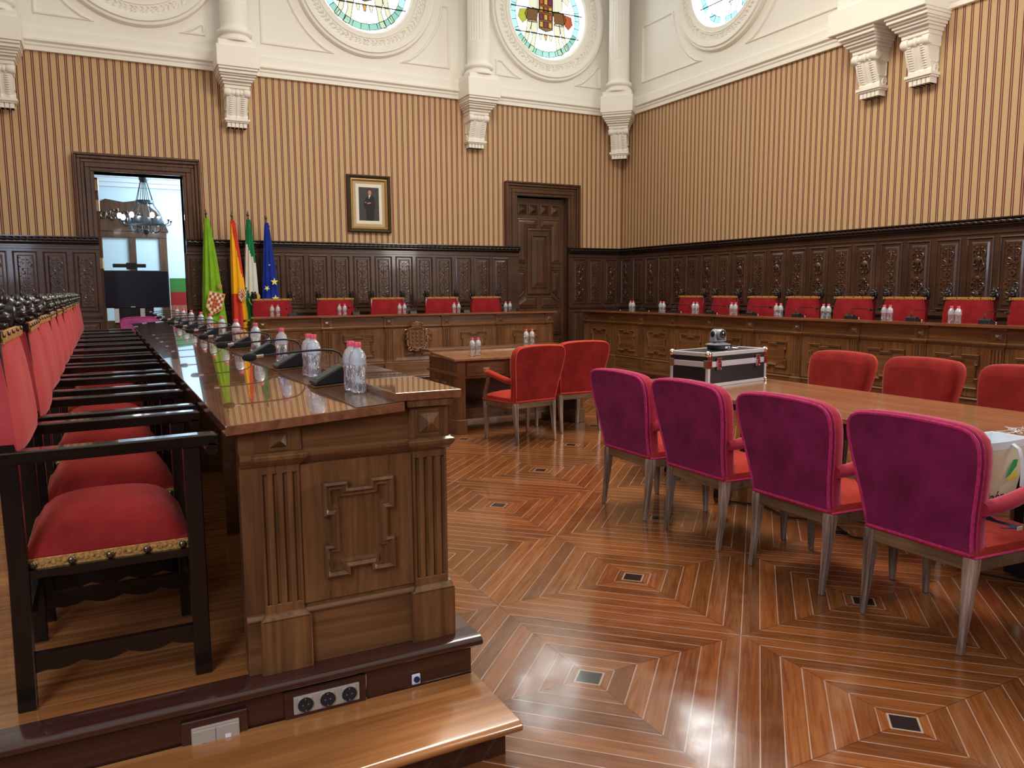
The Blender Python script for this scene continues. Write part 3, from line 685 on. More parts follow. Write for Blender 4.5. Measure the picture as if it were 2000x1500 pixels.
m = MB(); m.box(0, X, 0, .35, 0, .085); m.build('riser', M['maroon'], t)
m = MB()
for i in range(46):
    x = X-.05-i*.085; m.add([(x, -.003, .002), (x-.012, -.003, .002), (x-.062, -.003, .083), (x-.05, -.003, .083)], [(0,1,2,3)])
m.build('slanting_groove', M['inlay'], t, keep=True)

# sockets on the platform riser
def plate(loc, w_, h, n, label, kind):
    t = thing('socket_plate', label, 'socket', loc)
    m = MB(); m.box(-w_/2-.028, w_/2+.028, -.010, 0, -h/2-.022, h/2+.022); m.build('backing_board', M['maroon'], t, bevel=.003)
    m = MB(); m.box(-w_/2, w_/2, -.018, -.009, -h/2, h/2); m.build('frame', M['plate'], t, bevel=.003, seg=2)
    for i in range(n):
        c = -w_/2+w_*(i+.5)/n; s_ = h*.40
        m = MB(); m.box(c-s_, c+s_, -.022, -.017, -s_, s_); q = m.build('insert', M['plate'], t, bevel=.002)
        m = MB()
        if kind == 'power':
            Fz = lambda x, y, z: (c+x, -.0226-z, y)
            m.lathe([(.0,.0),(.0235,0),(.0245,.0015),(.0258,.0015),(.0258,-.001)], 24, (0,0,0), Fz, caps=False)
            m.build('socket_well', M['sock'], q, smooth=True)
            m = MB()
            for s2 in (-1, 1): m.tube([(c+s2*.009, -.0215, 0), (c+s2*.009, -.0240, 0)], .0025, 8); m.box(c-.002, c+.002, -.025, -.021, s2*.020-.002, s2*.020+.002)
            m.build('contact', M['bronze'], q)
        elif kind == 'data':
            if i == 0: m.add([(c-.006,-.0235,-.008),(c+.006,-.0235,-.008),(c+.006,-.0235,-.014),(c,-.0235,-.020),(c-.006,-.0235,-.014)], [(0,1,2,3,4)]); m.build('jack_hole', M['sock'], q, keep=True)
            else: m.box(c-.009, c+.009, -.024, -.021, -.008, .004); m.build('jack_cover', M['white'], q)
    return t
plate((.597, 2.54, .168), .225, .062, 3, 'beige plate with three round power sockets on the platform riser', 'power')
plate((.237, 2.54, .132), .145, .088, 2, 'beige plate with two data sockets on the platform riser', 'data')
t = thing('television_socket', 'small white socket with blue plug hole on the riser, right of the others', 'socket', (.922, 2.54, .152))
m = MB(); m.box(-.016, .016, -.010, 0, -.018, .020); m.build('frame', M['white'], t, bevel=.004, seg=2)
m = MB(); m.tube([(0,-.009,.002),(0,-.016,.002)], .011, 16); m.build('plug', M['navy'], t, smooth=True)

# ------------------------------------------------------------ council desks
def notched(cx, cz, w_, h, nw=None, nd=.03, nh=None):
    nw = nw or w_*.24; nh = nh or h*.30; a0, a1, z0, z1 = cx-w_/2, cx+w_/2, cz-h/2, cz+h/2
    return [(a0,z0),(cx-nw/2,z0),(cx-nw/2,z0+nd),(cx+nw/2,z0+nd),(cx+nw/2,z0),(a1,z0),(a1,cz-nh/2),(a1-nd,cz-nh/2),(a1-nd,cz+nh/2),(a1,cz+nh/2),(a1,z1),
            (cx+nw/2,z1),(cx+nw/2,z1-nd),(cx-nw/2,z1-nd),(cx-nw/2,z1),(a0,z1),(a0,cz+nh/2),(a0+nd,cz+nh/2),(a0+nd,cz-nh/2),(a0,cz-nh/2)]
def pilaster(F, c, root, wb=.168, ws=.130, wz=.15, low=False):
    m = MB(); m.boxF(F, c-wb/2, c+wb/2, -.01, .036, 0, .185)
    m.loft([[F(c-wb/2+i, o, z) if k == 0 else F(c+wb/2-i, o, z) if k == 1 else F(c+wb/2-i, -.01, z) if k == 2 else F(c-wb/2+i, -.01, z) for k in range(4)] for i, o, z in ((0,.036,.185),(.004,.040,.190),(.016,.026,.203),(.019,.02,.207))])
    # fluted shaft
    hw = ws/2; pr = [(-hw, -.01), (-hw, .018)]
    for k in range(4):
        x = -hw+ws*(k+.5)/4+0; pr += [(x-.0075, .018), (x-.0055, .008), (x, .004), (x+.0055, .008), (x+.0075, .018)]
    pr += [(hw, .018), (hw, -.01)]
    m.loft([[F(c+a, o, z) for a, o in pr] for z in (.235, .685)])
    m.boxF(F, c-hw, c+hw, -.01, .018, .205, .236); m.boxF(F, c-hw, c+hw, -.01, .018, .684, .716)
    m.loft([[F(c-wl, -.01, z), F(c-wl, o, z), F(c+wl, o, z), F(c+wl, -.01, z)] for wl, o, z in ((hw+.004,.022,.712),(hw+.012,.034,.724),(hw+.022,.044,.736),(hw+.026,.046,.75),(hw+.012,.03,.758))])
    m.boxF(F, c-wz/2, c+wz/2, -.01, .016, .757, .838 if low else .868)
    if not low: m.boxF(F, c-wz/2-.012, c+wz/2+.012, -.01, .034, .872, .897)
    p = m.build('pilaster', M['wal_z'], root, bevel=.002)
    m = MB(); s_ = .032 if low else .043; zc = .797 if low else .812
    band(m, F, rect(c-s_-.008, c+s_+.008, zc-s_-.004, zc+s_+.004), [(0,.0165),(.0,.0185),(.006,.0185),(.007,.010),(.011,.010),(.013,.020),(.034 if low else .045,.040)])
    m.build('pyramid_block', M['wal_z'], p)
def desk(name, label, loc, rz, L, pils, D=.74, endfac=True, centre_shield=None, bay_h=.40):
    t = thing(name, label, 'desk', loc, rz); F = lambda a, o, z: (a, .036-o, z)
    m = MB(); m.box(0, L, .036, .08, 0, .895);  m.box(.05, L-.05, .08, .25, .60, .63)
    for a in pils[2:-1:2]: m.box(a-.02, a+.02, .08, D-.15, 0, .83)
    m.build('carcass', M['wal_x'], t)
    for x0 in (0, L-.05):
        m = MB(); m.box(x0, x0+.05, .0805, D, 0, .83); m.build('end_board', M['wal_z'], t)
    FE = lambda a, o, z: (-o, a, z)
    def field(F, a0, a1, wx=M['wal_x']):
        m = MB(); m.boxF(F, a0, a1, -.01, .012, 0, .186); m.loft([[F(a, o, z) for o, z in ((-.01,.186),(.020,.186),(.022,.192),(.010,.204),(-.01,.208))] for a in (a0, a1)]); m.build('plinth', wx, t, bevel=.002)
        m = MB(); m.loft([[F(a, o, z) for o, z in ((-.01,.712),(.008,.712),(.018,.724),(.028,.738),(.030,.750),(.014,.758),(-.01,.758))] for a in (a0, a1)]); m.build('ledge_moulding', wx, t)
    field(F, 0, L)
    for c in pils: pilaster(F, c, t)
    for a, b in zip(pils[:-1], pils[1:]):
        c = (a+b)/2; w_ = b-a-.13; m = MB()
        band(m, F, rect(c-w_/2, c+w_/2, .215, .705), [(0,.004),(.004,.008),(.05,.003),(.052,.003)])
        p = m.build('panel', M['wal_z'], t)
        if centre_shield and abs(c-centre_shield) < .3:
            pass
        pw = min(w_-.16, .46); m = MB(); band(m, F, notched(c, .46, pw, .34, nw=.10, nd=.028, nh=.12), [(0,.003),(.002,.020),(.008,.026),(.018,.016),(.024,.018),(.030,.006),(.034,.005)]); m.build('notched_moulding', M['wal_x'], p)
    if endfac:
        FE2 = FE; field(FE2, 0, D, M['wal_y'])
        for c, lo in ((.082, False), (D-.125, True)): pilaster(FE2, c, t, low=lo)
        m = MB(); c = (.082+D-.125)/2; w_ = D-.125-.082-.13
        band(m, FE2, rect(c-w_/2, c+w_/2, .215, .705), [(0,.004),(.004,.008),(.058,.002),(.060,.002)]); p = m.build('panel', M['wal_z'], t)
        m = MB(); band(m, FE2, notched(c, .465, .255, .34, nw=.075, nd=.026, nh=.10), [(0,.002),(.002,.024),(.010,.031),(.020,.020),(.027,.022),(.034,.008),(.038,.007)]); m.build('notched_moulding', M['wal_z'], p)
    # frieze boards under the slab
    m = MB(); m.boxF(F, 0, L, 0, .004, .757, .872)
    m.build('frieze_board', M['wal_x'], t)
    if endfac: m = MB(); m.prismF(FE, [(.0,.757),(D,.757),(D,.832),(.187,.8655),(0,.8655)], 0, .004); m.build('frieze_board', M['wal_y'], t)
    e = .06
    m = MB(); m.loft([[(a, y, z) for y, z in ((.187,.866),(.187,.899),(.783,.864),(.783,.831))] for a in (-e, L+e)]); m.build('writing_slab', M['top'], t, bevel=.003, seg=2)
    m = MB(); m.loft([[(a, y, z+.002) for y, z in ((.190,.8965),(.190,.8995),(.36,.8893),(.36,.8863))] for a in (-e+.002, L+e-.002)]); m.build('microphone_shelf', M['inlay'], t)
    m = MB(); m.box(-e+.02, L+e-.02, -.037, .215, .898, .928); m.build('raised_strip', M['top'], t, bevel=.003, seg=2)
    return t
LD = desk('council_desk', 'long polished walnut desk on the left with carved end facing the camera', (1.10, 2.62, DZ), PI/2, 8.95, [.085+.79*k for k in range(12)])
RD = desk('council_desk', 'long walnut desk with panelled front along the right wall', (7.45, 11.55, DZ), -PI/2, 10.4, [.04, .83, 1.62, 2.39, 3.18, 3.95, 4.74, 5.55, 6.36, 7.15, 7.95, 8.75, 9.55, 10.3], endfac=False)
BD = desk('council_desk', 'walnut desk with a carved coat of arms before the back wall', (1.88, 11.28, DZ), 0, 4.80, [.08, .98, 1.92, 2.86, 3.80, 4.72], endfac=True)
# coat of arms on the back desk
sh = thing('carved_shield', 'carved wooden coat of arms with crown on the front of the back desk', 'shield', (4.22, 11.26, .82), 0)
SP = [(-.13,.15),(-.05,.165),(0,.15),(.05,.165),(.13,.15),(.14,.05),(.135,-.06),(.09,-.13),(0,-.165),(-.09,-.13),(-.135,-.06),(-.14,.05)]
m = MB(); F = lambda a, o, z: (a, -o, z); band(m, F, SP, [(-.012,0),(-.012,.04),(0,.055),(.012,.05),(.018,.038),(.03,.038)]); m.build('shield_plate', M['wal_z'], sh)
m = MB(); rnd = random.Random(5)
for i in range(44):
    a = 2*PI*i/44; x, z = .165*math.cos(a), -.005+.18*math.sin(a); m.ball((x+rnd.uniform(-.01,.01), -.03, z), (rnd.uniform(.014,.026), .022, rnd.uniform(.014,.026)), 6, 4)
for s_ in (-1, 1): m.tube([(p[0]*1, p[1], p[2]) for p in scroll_pts(s_*.16, .10, .05, .9, 0, s_, -.035)], .012, 6); m.tube([(p[0], p[1], p[2]) for p in scroll_pts(s_*.12, -.15, .05, .9, 2, s_, -.035)], .012, 6)
m.build('scroll_border', M['wal_z'], sh, smooth=True)
m = MB()
m.loft([[(x*k, y-.02, z) for x, y, z in [(.09*math.cos(a), -.03*abs(math.sin(a)), 0) for a in [2*PI*i/12 for i in range(12)]] for k in (1,)] if False else [( .085*s1*math.cos(2*PI*i/12), -.03-.025*math.sin(2*PI*i/12), z1) for i in range(12)] for s1, z1 in ((1,.165),(1.05,.185),(1.15,.21),(.7,.245),(.15,.262))])
for i in range(7): m.ball((-.09+.03*i, -.05, .225+.02*math.sin(PI*i/6)), .014, 6, 4)
m.build('crown', M['wal_z'], sh, smooth=True)
m = MB()
for i in range(3):
    for j in range(4): m.ball((-.07+.07*i, -.042, -.09+.06*j), (.02,.014,.018), 6, 4)
m.build('heraldic_relief', M['wal_z'], sh, smooth=True)

# ------------------------------------------------------------ microphones
def make_mic():
    t = thing('desk_microphone', 'x', 'microphone', (0,0,0), 0)      # local: talker side +y, stem from the far (-y) end
    m = MB(); m.box(-.065, .065, -.08, .095, 0, .006); m.build('wooden_pad', M['wal_x'], t, bevel=.001)
    m = MB(); prof = [(.088,.008),(.088,.020),(.078,.026),(-.030,.076),(-.045,.076),(-.065,.060),(-.068,.008)]
    m.loft([[(x, y, z) for y, z in prof] for x in (-.055, .055)]); m.build('console', M['blk'], t, bevel=.004, seg=2)
    m = MB(); P = [(.074,.029),(-.026,.0755)]; m.loft([[(x, y, z+.0012) for y, z in ((.072,.029),(-.024,.0735),(-.026,.0735),(.070,.027))] for x in (-.042, .042)]); m.build('speaker_panel', M['blkg'], t)
    m = MB(); m.tube([(.047,.060,.036),(.047,.058,.041)], .008, 12); m.build('button', M['white'], t, smooth=True)
    pts = [(0,-.05,.06),(0,-.054,.085),(0,-.050,.108),(0,-.036,.128),(0,-.010,.141),(0,.03,.147),(0,.10,.149),(0,.20,.148),(0,.30,.146)]
    m = MB(); m.tube(pts, .0042, 8); m.tube([(0,-.05,.055),(0,-.052,.085)], .007, 8); m.build('gooseneck', M['blk'], t, smooth=True)
    m = MB(); m.tube([(0,.27,.1467),(0,.30,.146)], .0065, 10); m.build('collar', M['chrome'], t, smooth=True)
    m = MB(); m.tube([(0,.298,.146),(0,.303,.146),(0,.325,.1455),(0,.345,.145),(0,.352,.1448)], [.008,.0145,.0155,.012,.004], 12); m.build('windscreen', M['foam'], t, smooth=True)
    return t
mic = make_mic(); used = False
def slab_z(x_in):     # world z of slab at distance y_local from desk front plane
    return DZ+.8995-(x_in-.187)*(.035/.596)+.002
tilt = math.atan(.035/.596)
def slab_z(yl): return DZ+.8995-(yl-.187)*.0587
def put_mic(x, y, z, rz, label, grp):
    global used
    c = place(mic, used, (x, y, z), rz, label, grp); used = True
    c.rotation_euler = (Matrix.Rotation(rz, 3, 'Z') @ Matrix.Rotation(-tilt, 3, 'X')).to_euler(); return c
NEAR = ['nearest the camera'] + [ORD[k]+' from the camera' for k in range(1, 13)]
for k in range(11):
    put_mic(.835, 3.22+.797*k, slab_z(.265)+.003, PI/2, 'gooseneck microphone on the left desk, '+NEAR[k], 'microphones on the left desk')
for k in range(9):
    put_mic(7.45+.265, 10.98-.79*k, slab_z(.265)+.003, -PI/2, 'black gooseneck microphone on the right desk, '+(ORD[k]+' from the far end'), 'microphones on the right desk')
for k, x in enumerate([2.42, 3.36, 4.27, 5.18, 6.02]):
    put_mic(x, 11.28+.265, slab_z(.265)+.003, 0, 'dark microphone on the back desk, '+ORD[k]+' from the left', 'microphones on the back desk')

# ------------------------------------------------------------ bottles
def make_bottle():
    t = thing('water_bottle', 'x', 'bottle')
    m = MB(); prof = [(.022,0),(.029,.003),(.031,.010),(.0315,.03),(.029,.055),(.0285,.075),(.031,.095),(.033,.108),(.033,.112),(.0325,.114),(.033,.117),(.0325,.125),(.033,.128),(.030,.142),(.024,.156),(.015,.166),(.013,.170)]
    m.lathe(prof, 28, mod=lambda a, z: 1+(.035*math.sin(6*a+z*55) if z < .1 else .012*math.sin(14*a))); m.build('body', M['bottle'], t, smooth=True)
    m = MB(); m.lathe([(.0125,.165),(.0145,.168),(.0135,.172),(.0128,.176)], 20); m.build('neck_ring', M['label'], t, smooth=True)
    m = MB(); m.lathe([(.0145,.173),(.0150,.175),(.0150,.190),(.0140,.192),(0.001,.192)], 24, mod=lambda a, z: 1+.015*math.sin(24*a)); m.build('screw_cap', M['cap'], t, smooth=40)
    return t
bot = make_bottle(); bused = False
def put_bottle(x, y, z, label, grp, sc_=1.0):
    global bused
    c = place(bot, bused, (x, y, z), random.uniform(0, 6), label, grp); bused = True; c.scale = (sc_,)*3; return c
BY = [2.89, 3.53, 4.24, 5.04, 5.83, 6.58, 7.36, 8.08, 9.0, 9.9, 10.8]
for k, y in enumerate(BY):
    x = .845 if k == 0 else .83
    put_bottle(x, y, slab_z(1.10-x)+.0035, 'water bottle on the left desk, '+(('front of the %s pair'%('nearest' if k == 0 else 'second')) if k < 2 else ORD[k]+' bottle place from the camera'), 'water bottles on the left desk')
    if k < 2: put_bottle(x-.004, y+.075, slab_z(1.10-x)+.0035, 'water bottle on the left desk, rear of the %s pair'%('nearest' if k == 0 else 'second'), 'water bottles on the left desk')
for k in range(8):
    y = [10.513, 9.727, 8.954, 8.163, 7.35, 6.6, 5.768, 4.986][k]*.995
    for s_, nm in ((.037, 'left'), (-.037, 'right')):
        put_bottle(7.69, y+s_+.02, slab_z(.24)+.0035, 'water bottle on the right desk, %s bottle of %s pair from far end'%(nm, ORD[k]), 'water bottles on the right desk')
for k, x in enumerate([540, 672, 790, 897, 998]):
    x = [2.18, 3.155, 4.095, 5.01, 5.935][k]
    for s_, nm in ((-.04, 'left'), (.04, 'right')):
        put_bottle(x+s_, 11.52, slab_z(.24)+.0035, 'water bottle on the back desk, %s bottle of %s pair from left'%(nm, ORD[k]), 'water bottles on the back desk')

# ------------------------------------------------------------ black council armchairs with red cloth
def make_council_chair(cloth_back, cloth_seat):
    t = thing('council_armchair', 'x', 'chair')         # faces +x, origin on the floor
    hs = .026
    for s_ in (-1, 1):
        y = s_*.272
        P = [(-.272,0),(-.268,.30),(-.266,.46),(-.270,.78),(-.280,1.0),(-.290,1.155)]
        m = MB(); m.loft([[(x-hs,y-hs,z),(x+hs,y-hs,z),(x+hs,y+hs,z),(x-hs,y+hs,z)] for x, z in P]); m.build('leg', M['black'], t, bevel=.003)
        m = MB(); m.loft([[(.238-hs,y-hs,z),(.238+hs,y-hs,z),(.238+hs,y+hs,z),(.238-hs,y+hs,z)] for z in (0, .78)]); m.build('leg', M['black'], t, bevel=.003)
        # arm
        P = [(-.30,.797),(-.15,.798),(0,.799),(.15,.801),(.26,.803),(.30,.803),(.322,.800)]
        m = MB(); m.loft([[(x,y-.030,z-.022),(x,y+.030,z-.022),(x,y+.030,z+.014),(x,y+.024,z+.018),(x,y-.024,z+.018),(x,y-.030,z+.014)] for x, z in P])
        m.tube([(.300,y-.030,.770),(.300,y+.030,.770)], .022, 14); m.build('arm', M['armblack'], t, bevel=.002)
        # side stretcher with scalloped underside
        z0 = .175; pl = [(-.246,z0),(.212,z0),(.212,z0-.062)]+[(.212-.458*k/14, z0-.045-.017*abs(math.cos(k*PI/14*3.5))) for k in range(1, 14)]+[(-.246,z0-.062)]
        m = MB(); m.prismF(lambda a, o, z: (a, y+o, z), pl, -.012, .012); m.build('stretcher', M['black'], t)
        m = MB(); m.box(-.246, .212, y-.012, y+.008, .415, .440); m.build('seat_rail', M['black'], t)
        # carved head finial
        m = MB(); fx, fy, fz = -.292, y, 1.155
        m.box(fx-.026, fx+.026, fy-.026, fy+.026, fz-.01, fz+.012)
        m.ball((fx, fy, fz+.050), (.030,.028,.046), 12, 8); m.ball((fx+.026, fy, fz+.046), (.020,.015,.016), 8, 6); m.ball((fx+.022, fy, fz+.028), (.018,.017,.012), 8, 6)
        m.ball((fx+.022, fy, fz+.072), (.014,.022,.010), 8, 5)
        for q in (-1, 1):
            m.ball((fx+.004, fy+q*.027, fz+.055), (.012,.010,.018), 6, 5); m.ball((fx+.026, fy+q*.011, fz+.060), (.007,.006,.006), 6, 4)
            m.ball((fx-.004, fy+q*.020, fz+.086), (.013,.011,.016), 6, 5)
        for k in range(9):
            a = PI*.45+k*PI*1.1/8; m.ball((fx+.030*math.cos(a), fy+.028*math.sin(a), fz+.030+.012*(k%2)), (.012,.012,.024), 6, 4)
        m.v = [(fx+(X_-fx)*1.3, fy+(Y_-fy)*1.25, fz+(Z_-fz)*1.25) for X_, Y_, Z_ in m.v]
        m.build('carved_finial', M['carved'], t, smooth=True)
    m = MB(); m.box(.226, .250, -.25, .25, .20, .27); m.build('front_stretcher', M['black'], t, bevel=.002)
    m = MB(); m.box(-.278, -.254, -.25, .25, .20, .26); m.build('rear_stretcher', M['black'], t, bevel=.002)
    # seat cushion
    m = MB(); n = 14; rows = []
    for i in range(n+1):
        u = -1+2*i/n; row = []
        for j in range(n+1):
            v = -1+2*j/n; row.append((-.015+u*.235, v*.262, .475+.070*(1-abs(u)**8)*(1-abs(v)**8)+.055*(1-abs(u)**2.5)*(1-abs(v)**2.5)))
        rows.append(row)
    V = [p for r_ in rows for p in r_]; Fs = [(i*(n+1)+j, (i+1)*(n+1)+j, (i+1)*(n+1)+j+1, i*(n+1)+j+1) for i in range(n) for j in range(n)]
    m.add(V, Fs); e = [(-.25,-.262),(.22,-.262),(.22,.262),(-.25,.262)]
    m.loft([[(x*1.0, y, .44) for x, y in e], [(x, y, .476) for x, y in e]]); m.build('seat', cloth_seat, t, smooth=50)
    m = MB(); m.loft([[(x*(1+q), y*(1.0+q), z) for x, y in e] for q, z in ((.016,.438),(.016,.470),(.008,.472))], caps=False)
    for k in range(30):
        for s_ in (-1, 1): m.ball((-.235+.44*k/29, s_*.268, .454+.005*(k%2)), (.007,.003,.006), 6, 4)
    for k in range(34): m.ball((.2245, -.25+.5*k/33, .454+.005*(k%2)), (.003,.007,.006), 6, 4)
    m.build('seat_fringe', M['gold'], t)
    for s_ in (-1, 1):
        for k in range(5):
            m = MB(); m.ball((-.232+.107*k, s_*.270, .453), (.0125,.008,.0125), 12, 7); m.build('nail', M['brass'], t, smooth=True)
    m = MB(); m.box(-.312, -.268, -.25, .25, 1.10, 1.165); m.build('crest_rail', M['black'], t)
    # back pad
    m = MB(); n = 12; rings = []
    for k, q in enumerate([0,.02,.06,.15,.3,.5,.7,.85,.95,1.0]):
        z = .800+.365*q; xl = -.252-.028*q; th = [.004,.022,.034,.040,.040,.038,.034,.028,.020,.012][k]; hw = .300 if q > .08 else .285+.015*q/.08
        ring = []
        for j in range(21):
            v = -1+2*j/20; ring.append((xl+th*(1-abs(v)**6*.7)-.010*math.cos(v*PI*2)*0, v*hw, z))
        ring += [(xl-.035, hw, z), (xl-.035, -hw, z)]; rings.append(ring)
    m.loft(rings); m.build('backrest', cloth_back, t, smooth=50)
    m = MB()
    m.loft([[(x, y, z) for x, z in ((-.256,1.150),(-.258,1.168),(-.268,1.169),(-.270,1.150))] for y in (-.302, .302)])
    for k in range(26): y = -.29+.58*k/25; m.box(-.262, -.252, y-.0085, y+.0085, 1.136+.003*(k % 2), 1.154)
    m.build('back_fringe', M['gold'], t)
    for k in range(5):
        m = MB(); m.ball((-.256, -.28+.14*k, 1.160), (.008,.009,.009), 10, 6); m.build('nail', M['brass'], t, smooth=True)
    return t
cc = make_council_chair(M['redback'], M['redseat']); used = False
for k, y in enumerate([3.0, 3.74, 4.60, 5.40, 6.20, 6.98, 7.70, 8.46, 9.25, 10.05, 10.85]):
    place(cc, used, (-.01+(.012 if k == 1 else 0), y, DZ), [0,.015,-.02,.01,0,.02,-.01,0,.02,0,0][k], 'black armchair with red cloth at the left desk, '+NEAR[k], 'black armchairs along the left desk'); used = True
cc2 = make_council_chair(M['red'], M['red']); used = False
for k, y in enumerate([10.28, 9.49, 8.68, 7.91, 7.06, 6.34, 5.52, 4.76]):
    place(cc2, used, (8.50, y, DZ), PI+[.03,-.03,0,.02,.03,-.03,0,.02][k], 'black armchair, red cloth back, behind the right desk, '+ORD[k]+' from the far end', 'armchairs behind the right desk'); used = True
for k, x in enumerate([2.36, 3.34, 4.24, 5.19, 6.07]):
    place(cc2, True, (x, 12.32, DZ), -PI/2+[.05,0,.06,-.04,.08][k], 'black armchair, red cloth back, behind the back desk, '+ORD[k]+' from the left', 'armchairs behind the back desk')

# ------------------------------------------------------------ upholstered meeting armchairs
def make_meeting_chair(back, edge, seat, pipe, name='upholstered_armchair'):
    t = thing(name, 'x', 'chair')           # faces +x
    lean = lambda z: -.205-.115*(z-.42)/.6
    half = [(.425,.264),(.50,.268),(.60,.281),(.70,.299),(.78,.313),(.85,.322),(.90,.323),(.94,.315),(.970,.292),(.988,.256),(.996,.20),(1.002,.10)]
    out = [(-w_, z) for z, w_ in half]+[(0,1.004)]+[(w_, z) for z, w_ in half[::-1]]
    def ring(inset, dx):
        q = offset_poly(out, inset); return [(lean(z)+dx, y, z) for y, z in q]
    m = MB(); r0, r1, r2 = ring(.020, -.014), ring(.006, -.010), ring(0, 0)
    m.loft([ring(.020,-.016), ring(.008,-.012), ring(.002,0)], caps=False); m.add(ring(.020,-.016), [tuple(range(len(out)))]); m.build('back_panel', back, t, smooth=50)
    m = MB(); m.loft([ring(.002,0), ring(-.002,.02), ring(0,.055), ring(.012,.078), ring(.035,.092), ring(.08,.100)], caps=False); m.add(ring(.08,.100), [tuple(range(len(out)))]); m.build('back_cushion', edge, t, smooth=60)
    m = MB(); P = [Vector(p) for p in ring(.010,-.013)]; m.tube([tuple(p) for p in P]+[tuple(P[0])], .0085, 6, caps=False); m.tube([tuple(p) for p in ring(.002,.008)], .004, 6); m.build('braid', pipe, t, smooth=True)
    # seat
    m = MB(); n = 12; V = []
    for i in range(n+1):
        u = i/n; x = -.215+.505*u; hw = .262+.035*u
        for j in range(n+1):
            v = -1+2*j/n; V.append((x, v*hw, .462+.045*(1-abs(v)**4)*(1-abs(2*u-1)**6)))
    m.add(V, [(i*(n+1)+j, (i+1)*(n+1)+j, (i+1)*(n+1)+j+1, i*(n+1)+j+1) for i in range(n) for j in range(n)])
    e = [(-.215,-.262),(.29,-.297),(.29,.297),(-.215,.262)]; m.loft([[(x, y, .418) for x, y in e], [(x*1.01, y*1.012, .44) for x, y in e], [(x, y, .463) for x, y in e]], caps=False); m.build('seat', seat, t, smooth=50)
    m = MB(); q = [(x, y*1.012, .424) for x, y in e]; m.tube([q[0], q[1], q[2], q[3]], .006, 6); m.build('seat_braid', pipe, t)
    m = MB(); m.loft([[(x*k, y*k, z) for x, y in e] for k, z in ((1.0,.36),(1.005,.372),(1.01,.418))]); m.build('seat_rail', M['rail'], t, bevel=.004)
    for s_ in (-1, 1):
        m = MB(); P = [(-.238,0,.013),(-.222,.12,.016),(-.208,.25,.021),(-.200,.36,.026),(-.196,.42,.026)]
        m.loft([[(x-h,s_*.243-h,z),(x+h,s_*.243-h,z),(x+h,s_*.243+h,z),(x-h,s_*.243+h,z)] for x, z, h in P]); m.build('leg', M['worn'], t, bevel=.004)
        m = MB(); P = [(.268,0,.013),(.266,.12,.017),(.262,.25,.022),(.262,.40,.026)]
        m.loft([[(x-h,s_*.272-h,z),(x+h,s_*.272-h,z),(x+h,s_*.272+h,z),(x-h,s_*.272+h,z)] for x, z, h in P]); m.build('leg', M['worn'], t, bevel=.004)
        m = MB(); P = [(.235,.42),(.243,.48),(.232,.53),(.205,.58),(.190,.64),(.188,.675)]
        m.loft([[(x-.018,s_*.30-.014,z),(x+.018,s_*.30-.014,z),(x+.018,s_*.30+.014,z),(x-.018,s_*.30+.014,z)] for x, z in P]); m.build('arm_post', M['rail'], t, bevel=.003)
        P = [(-.225,s_*.285,.644),(-.15,s_*.300,.648),(-.05,s_*.312,.668),(.06,s_*.312,.690),(.15,s_*.308,.704),(.20,s_*.306,.706),(.225,s_*.304,.700)]
        m = MB(); m.tube(P, [.038,.038,.036,.034,.034,.030,.012], 12, flat=.85); m.build('arm_pad', edge, t, smooth=True)
    return t
mp = make_meeting_chair(M['velbluelit'], M['rosebluelit'], M['velor'], M['pipebluelit']); used = False
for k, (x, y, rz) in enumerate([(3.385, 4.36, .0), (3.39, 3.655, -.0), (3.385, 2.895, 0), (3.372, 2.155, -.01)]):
    place(mp, used, (x, y, 0), rz, 'blue-lit magenta velvet armchair, '+['farthest of the four, its back worn pale on top', 'second farthest of the four at the meeting table', 'second nearest of the four at the meeting table', 'nearest of the four, with a cream tote bag on its seat'][k], 'armchairs on the near side of the meeting table'); used = True
for x in [o for o in bpy.data.objects if o.parent == None and o.name.startswith('upholstered_armchair')]:
    pass
mr_ = make_meeting_chair(M['velred'], M['velor'], M['velor'], M['pipered'])
place(mr_, False, (3.80, 7.06, 0), PI/2+.16, 'left red velvet armchair in front of the small walnut desk, its arm showing')
place(mr_, True, (4.56, 7.36, 0), PI/2+.0, 'red velvet armchair in front of the small walnut desk, right one')
mf_ = make_meeting_chair(M['velred'], M['velred'], M['velred'], M['pipered']); used = False
for k, y in enumerate([4.66, 3.90, 3.12]):
    place(mf_, used, (5.40, y, 0), PI, 'red velvet armchair on the far side of the meeting table, '+['left one', 'middle one', 'right one'][k], 'armchairs on the far side of the meeting table'); used = True

# ------------------------------------------------------------ meeting table, flight case, camera, bag
t = thing('meeting_table', 'long brown meeting table with a flight case on it', 'table', (4.54, 0, 0))
m = MB(); m.box(-.60, .60, .6, 5.50, .728, .760); m.build('tabletop', M['tabletop'], t, bevel=.004, seg=2)
m = MB(); m.box(-.52, .52, .75, 5.35, .67, .727); m.build('apron', M['steel'], t)
for x in (-.35, .50):
    for y in (1.0, 2.75, 5.15):
        m = MB(); m.box(x-.03, x+.03, y-.03, y+.03, 0, .67); m.build('leg', M['steel'], t, bevel=.004)
for y in (1.0, 2.75, 5.15):
    m = MB(); m.box(-.38, .53, y-.035, y+.035, .005, .035); m.build('foot_bar', M['steel'], t, bevel=.004)
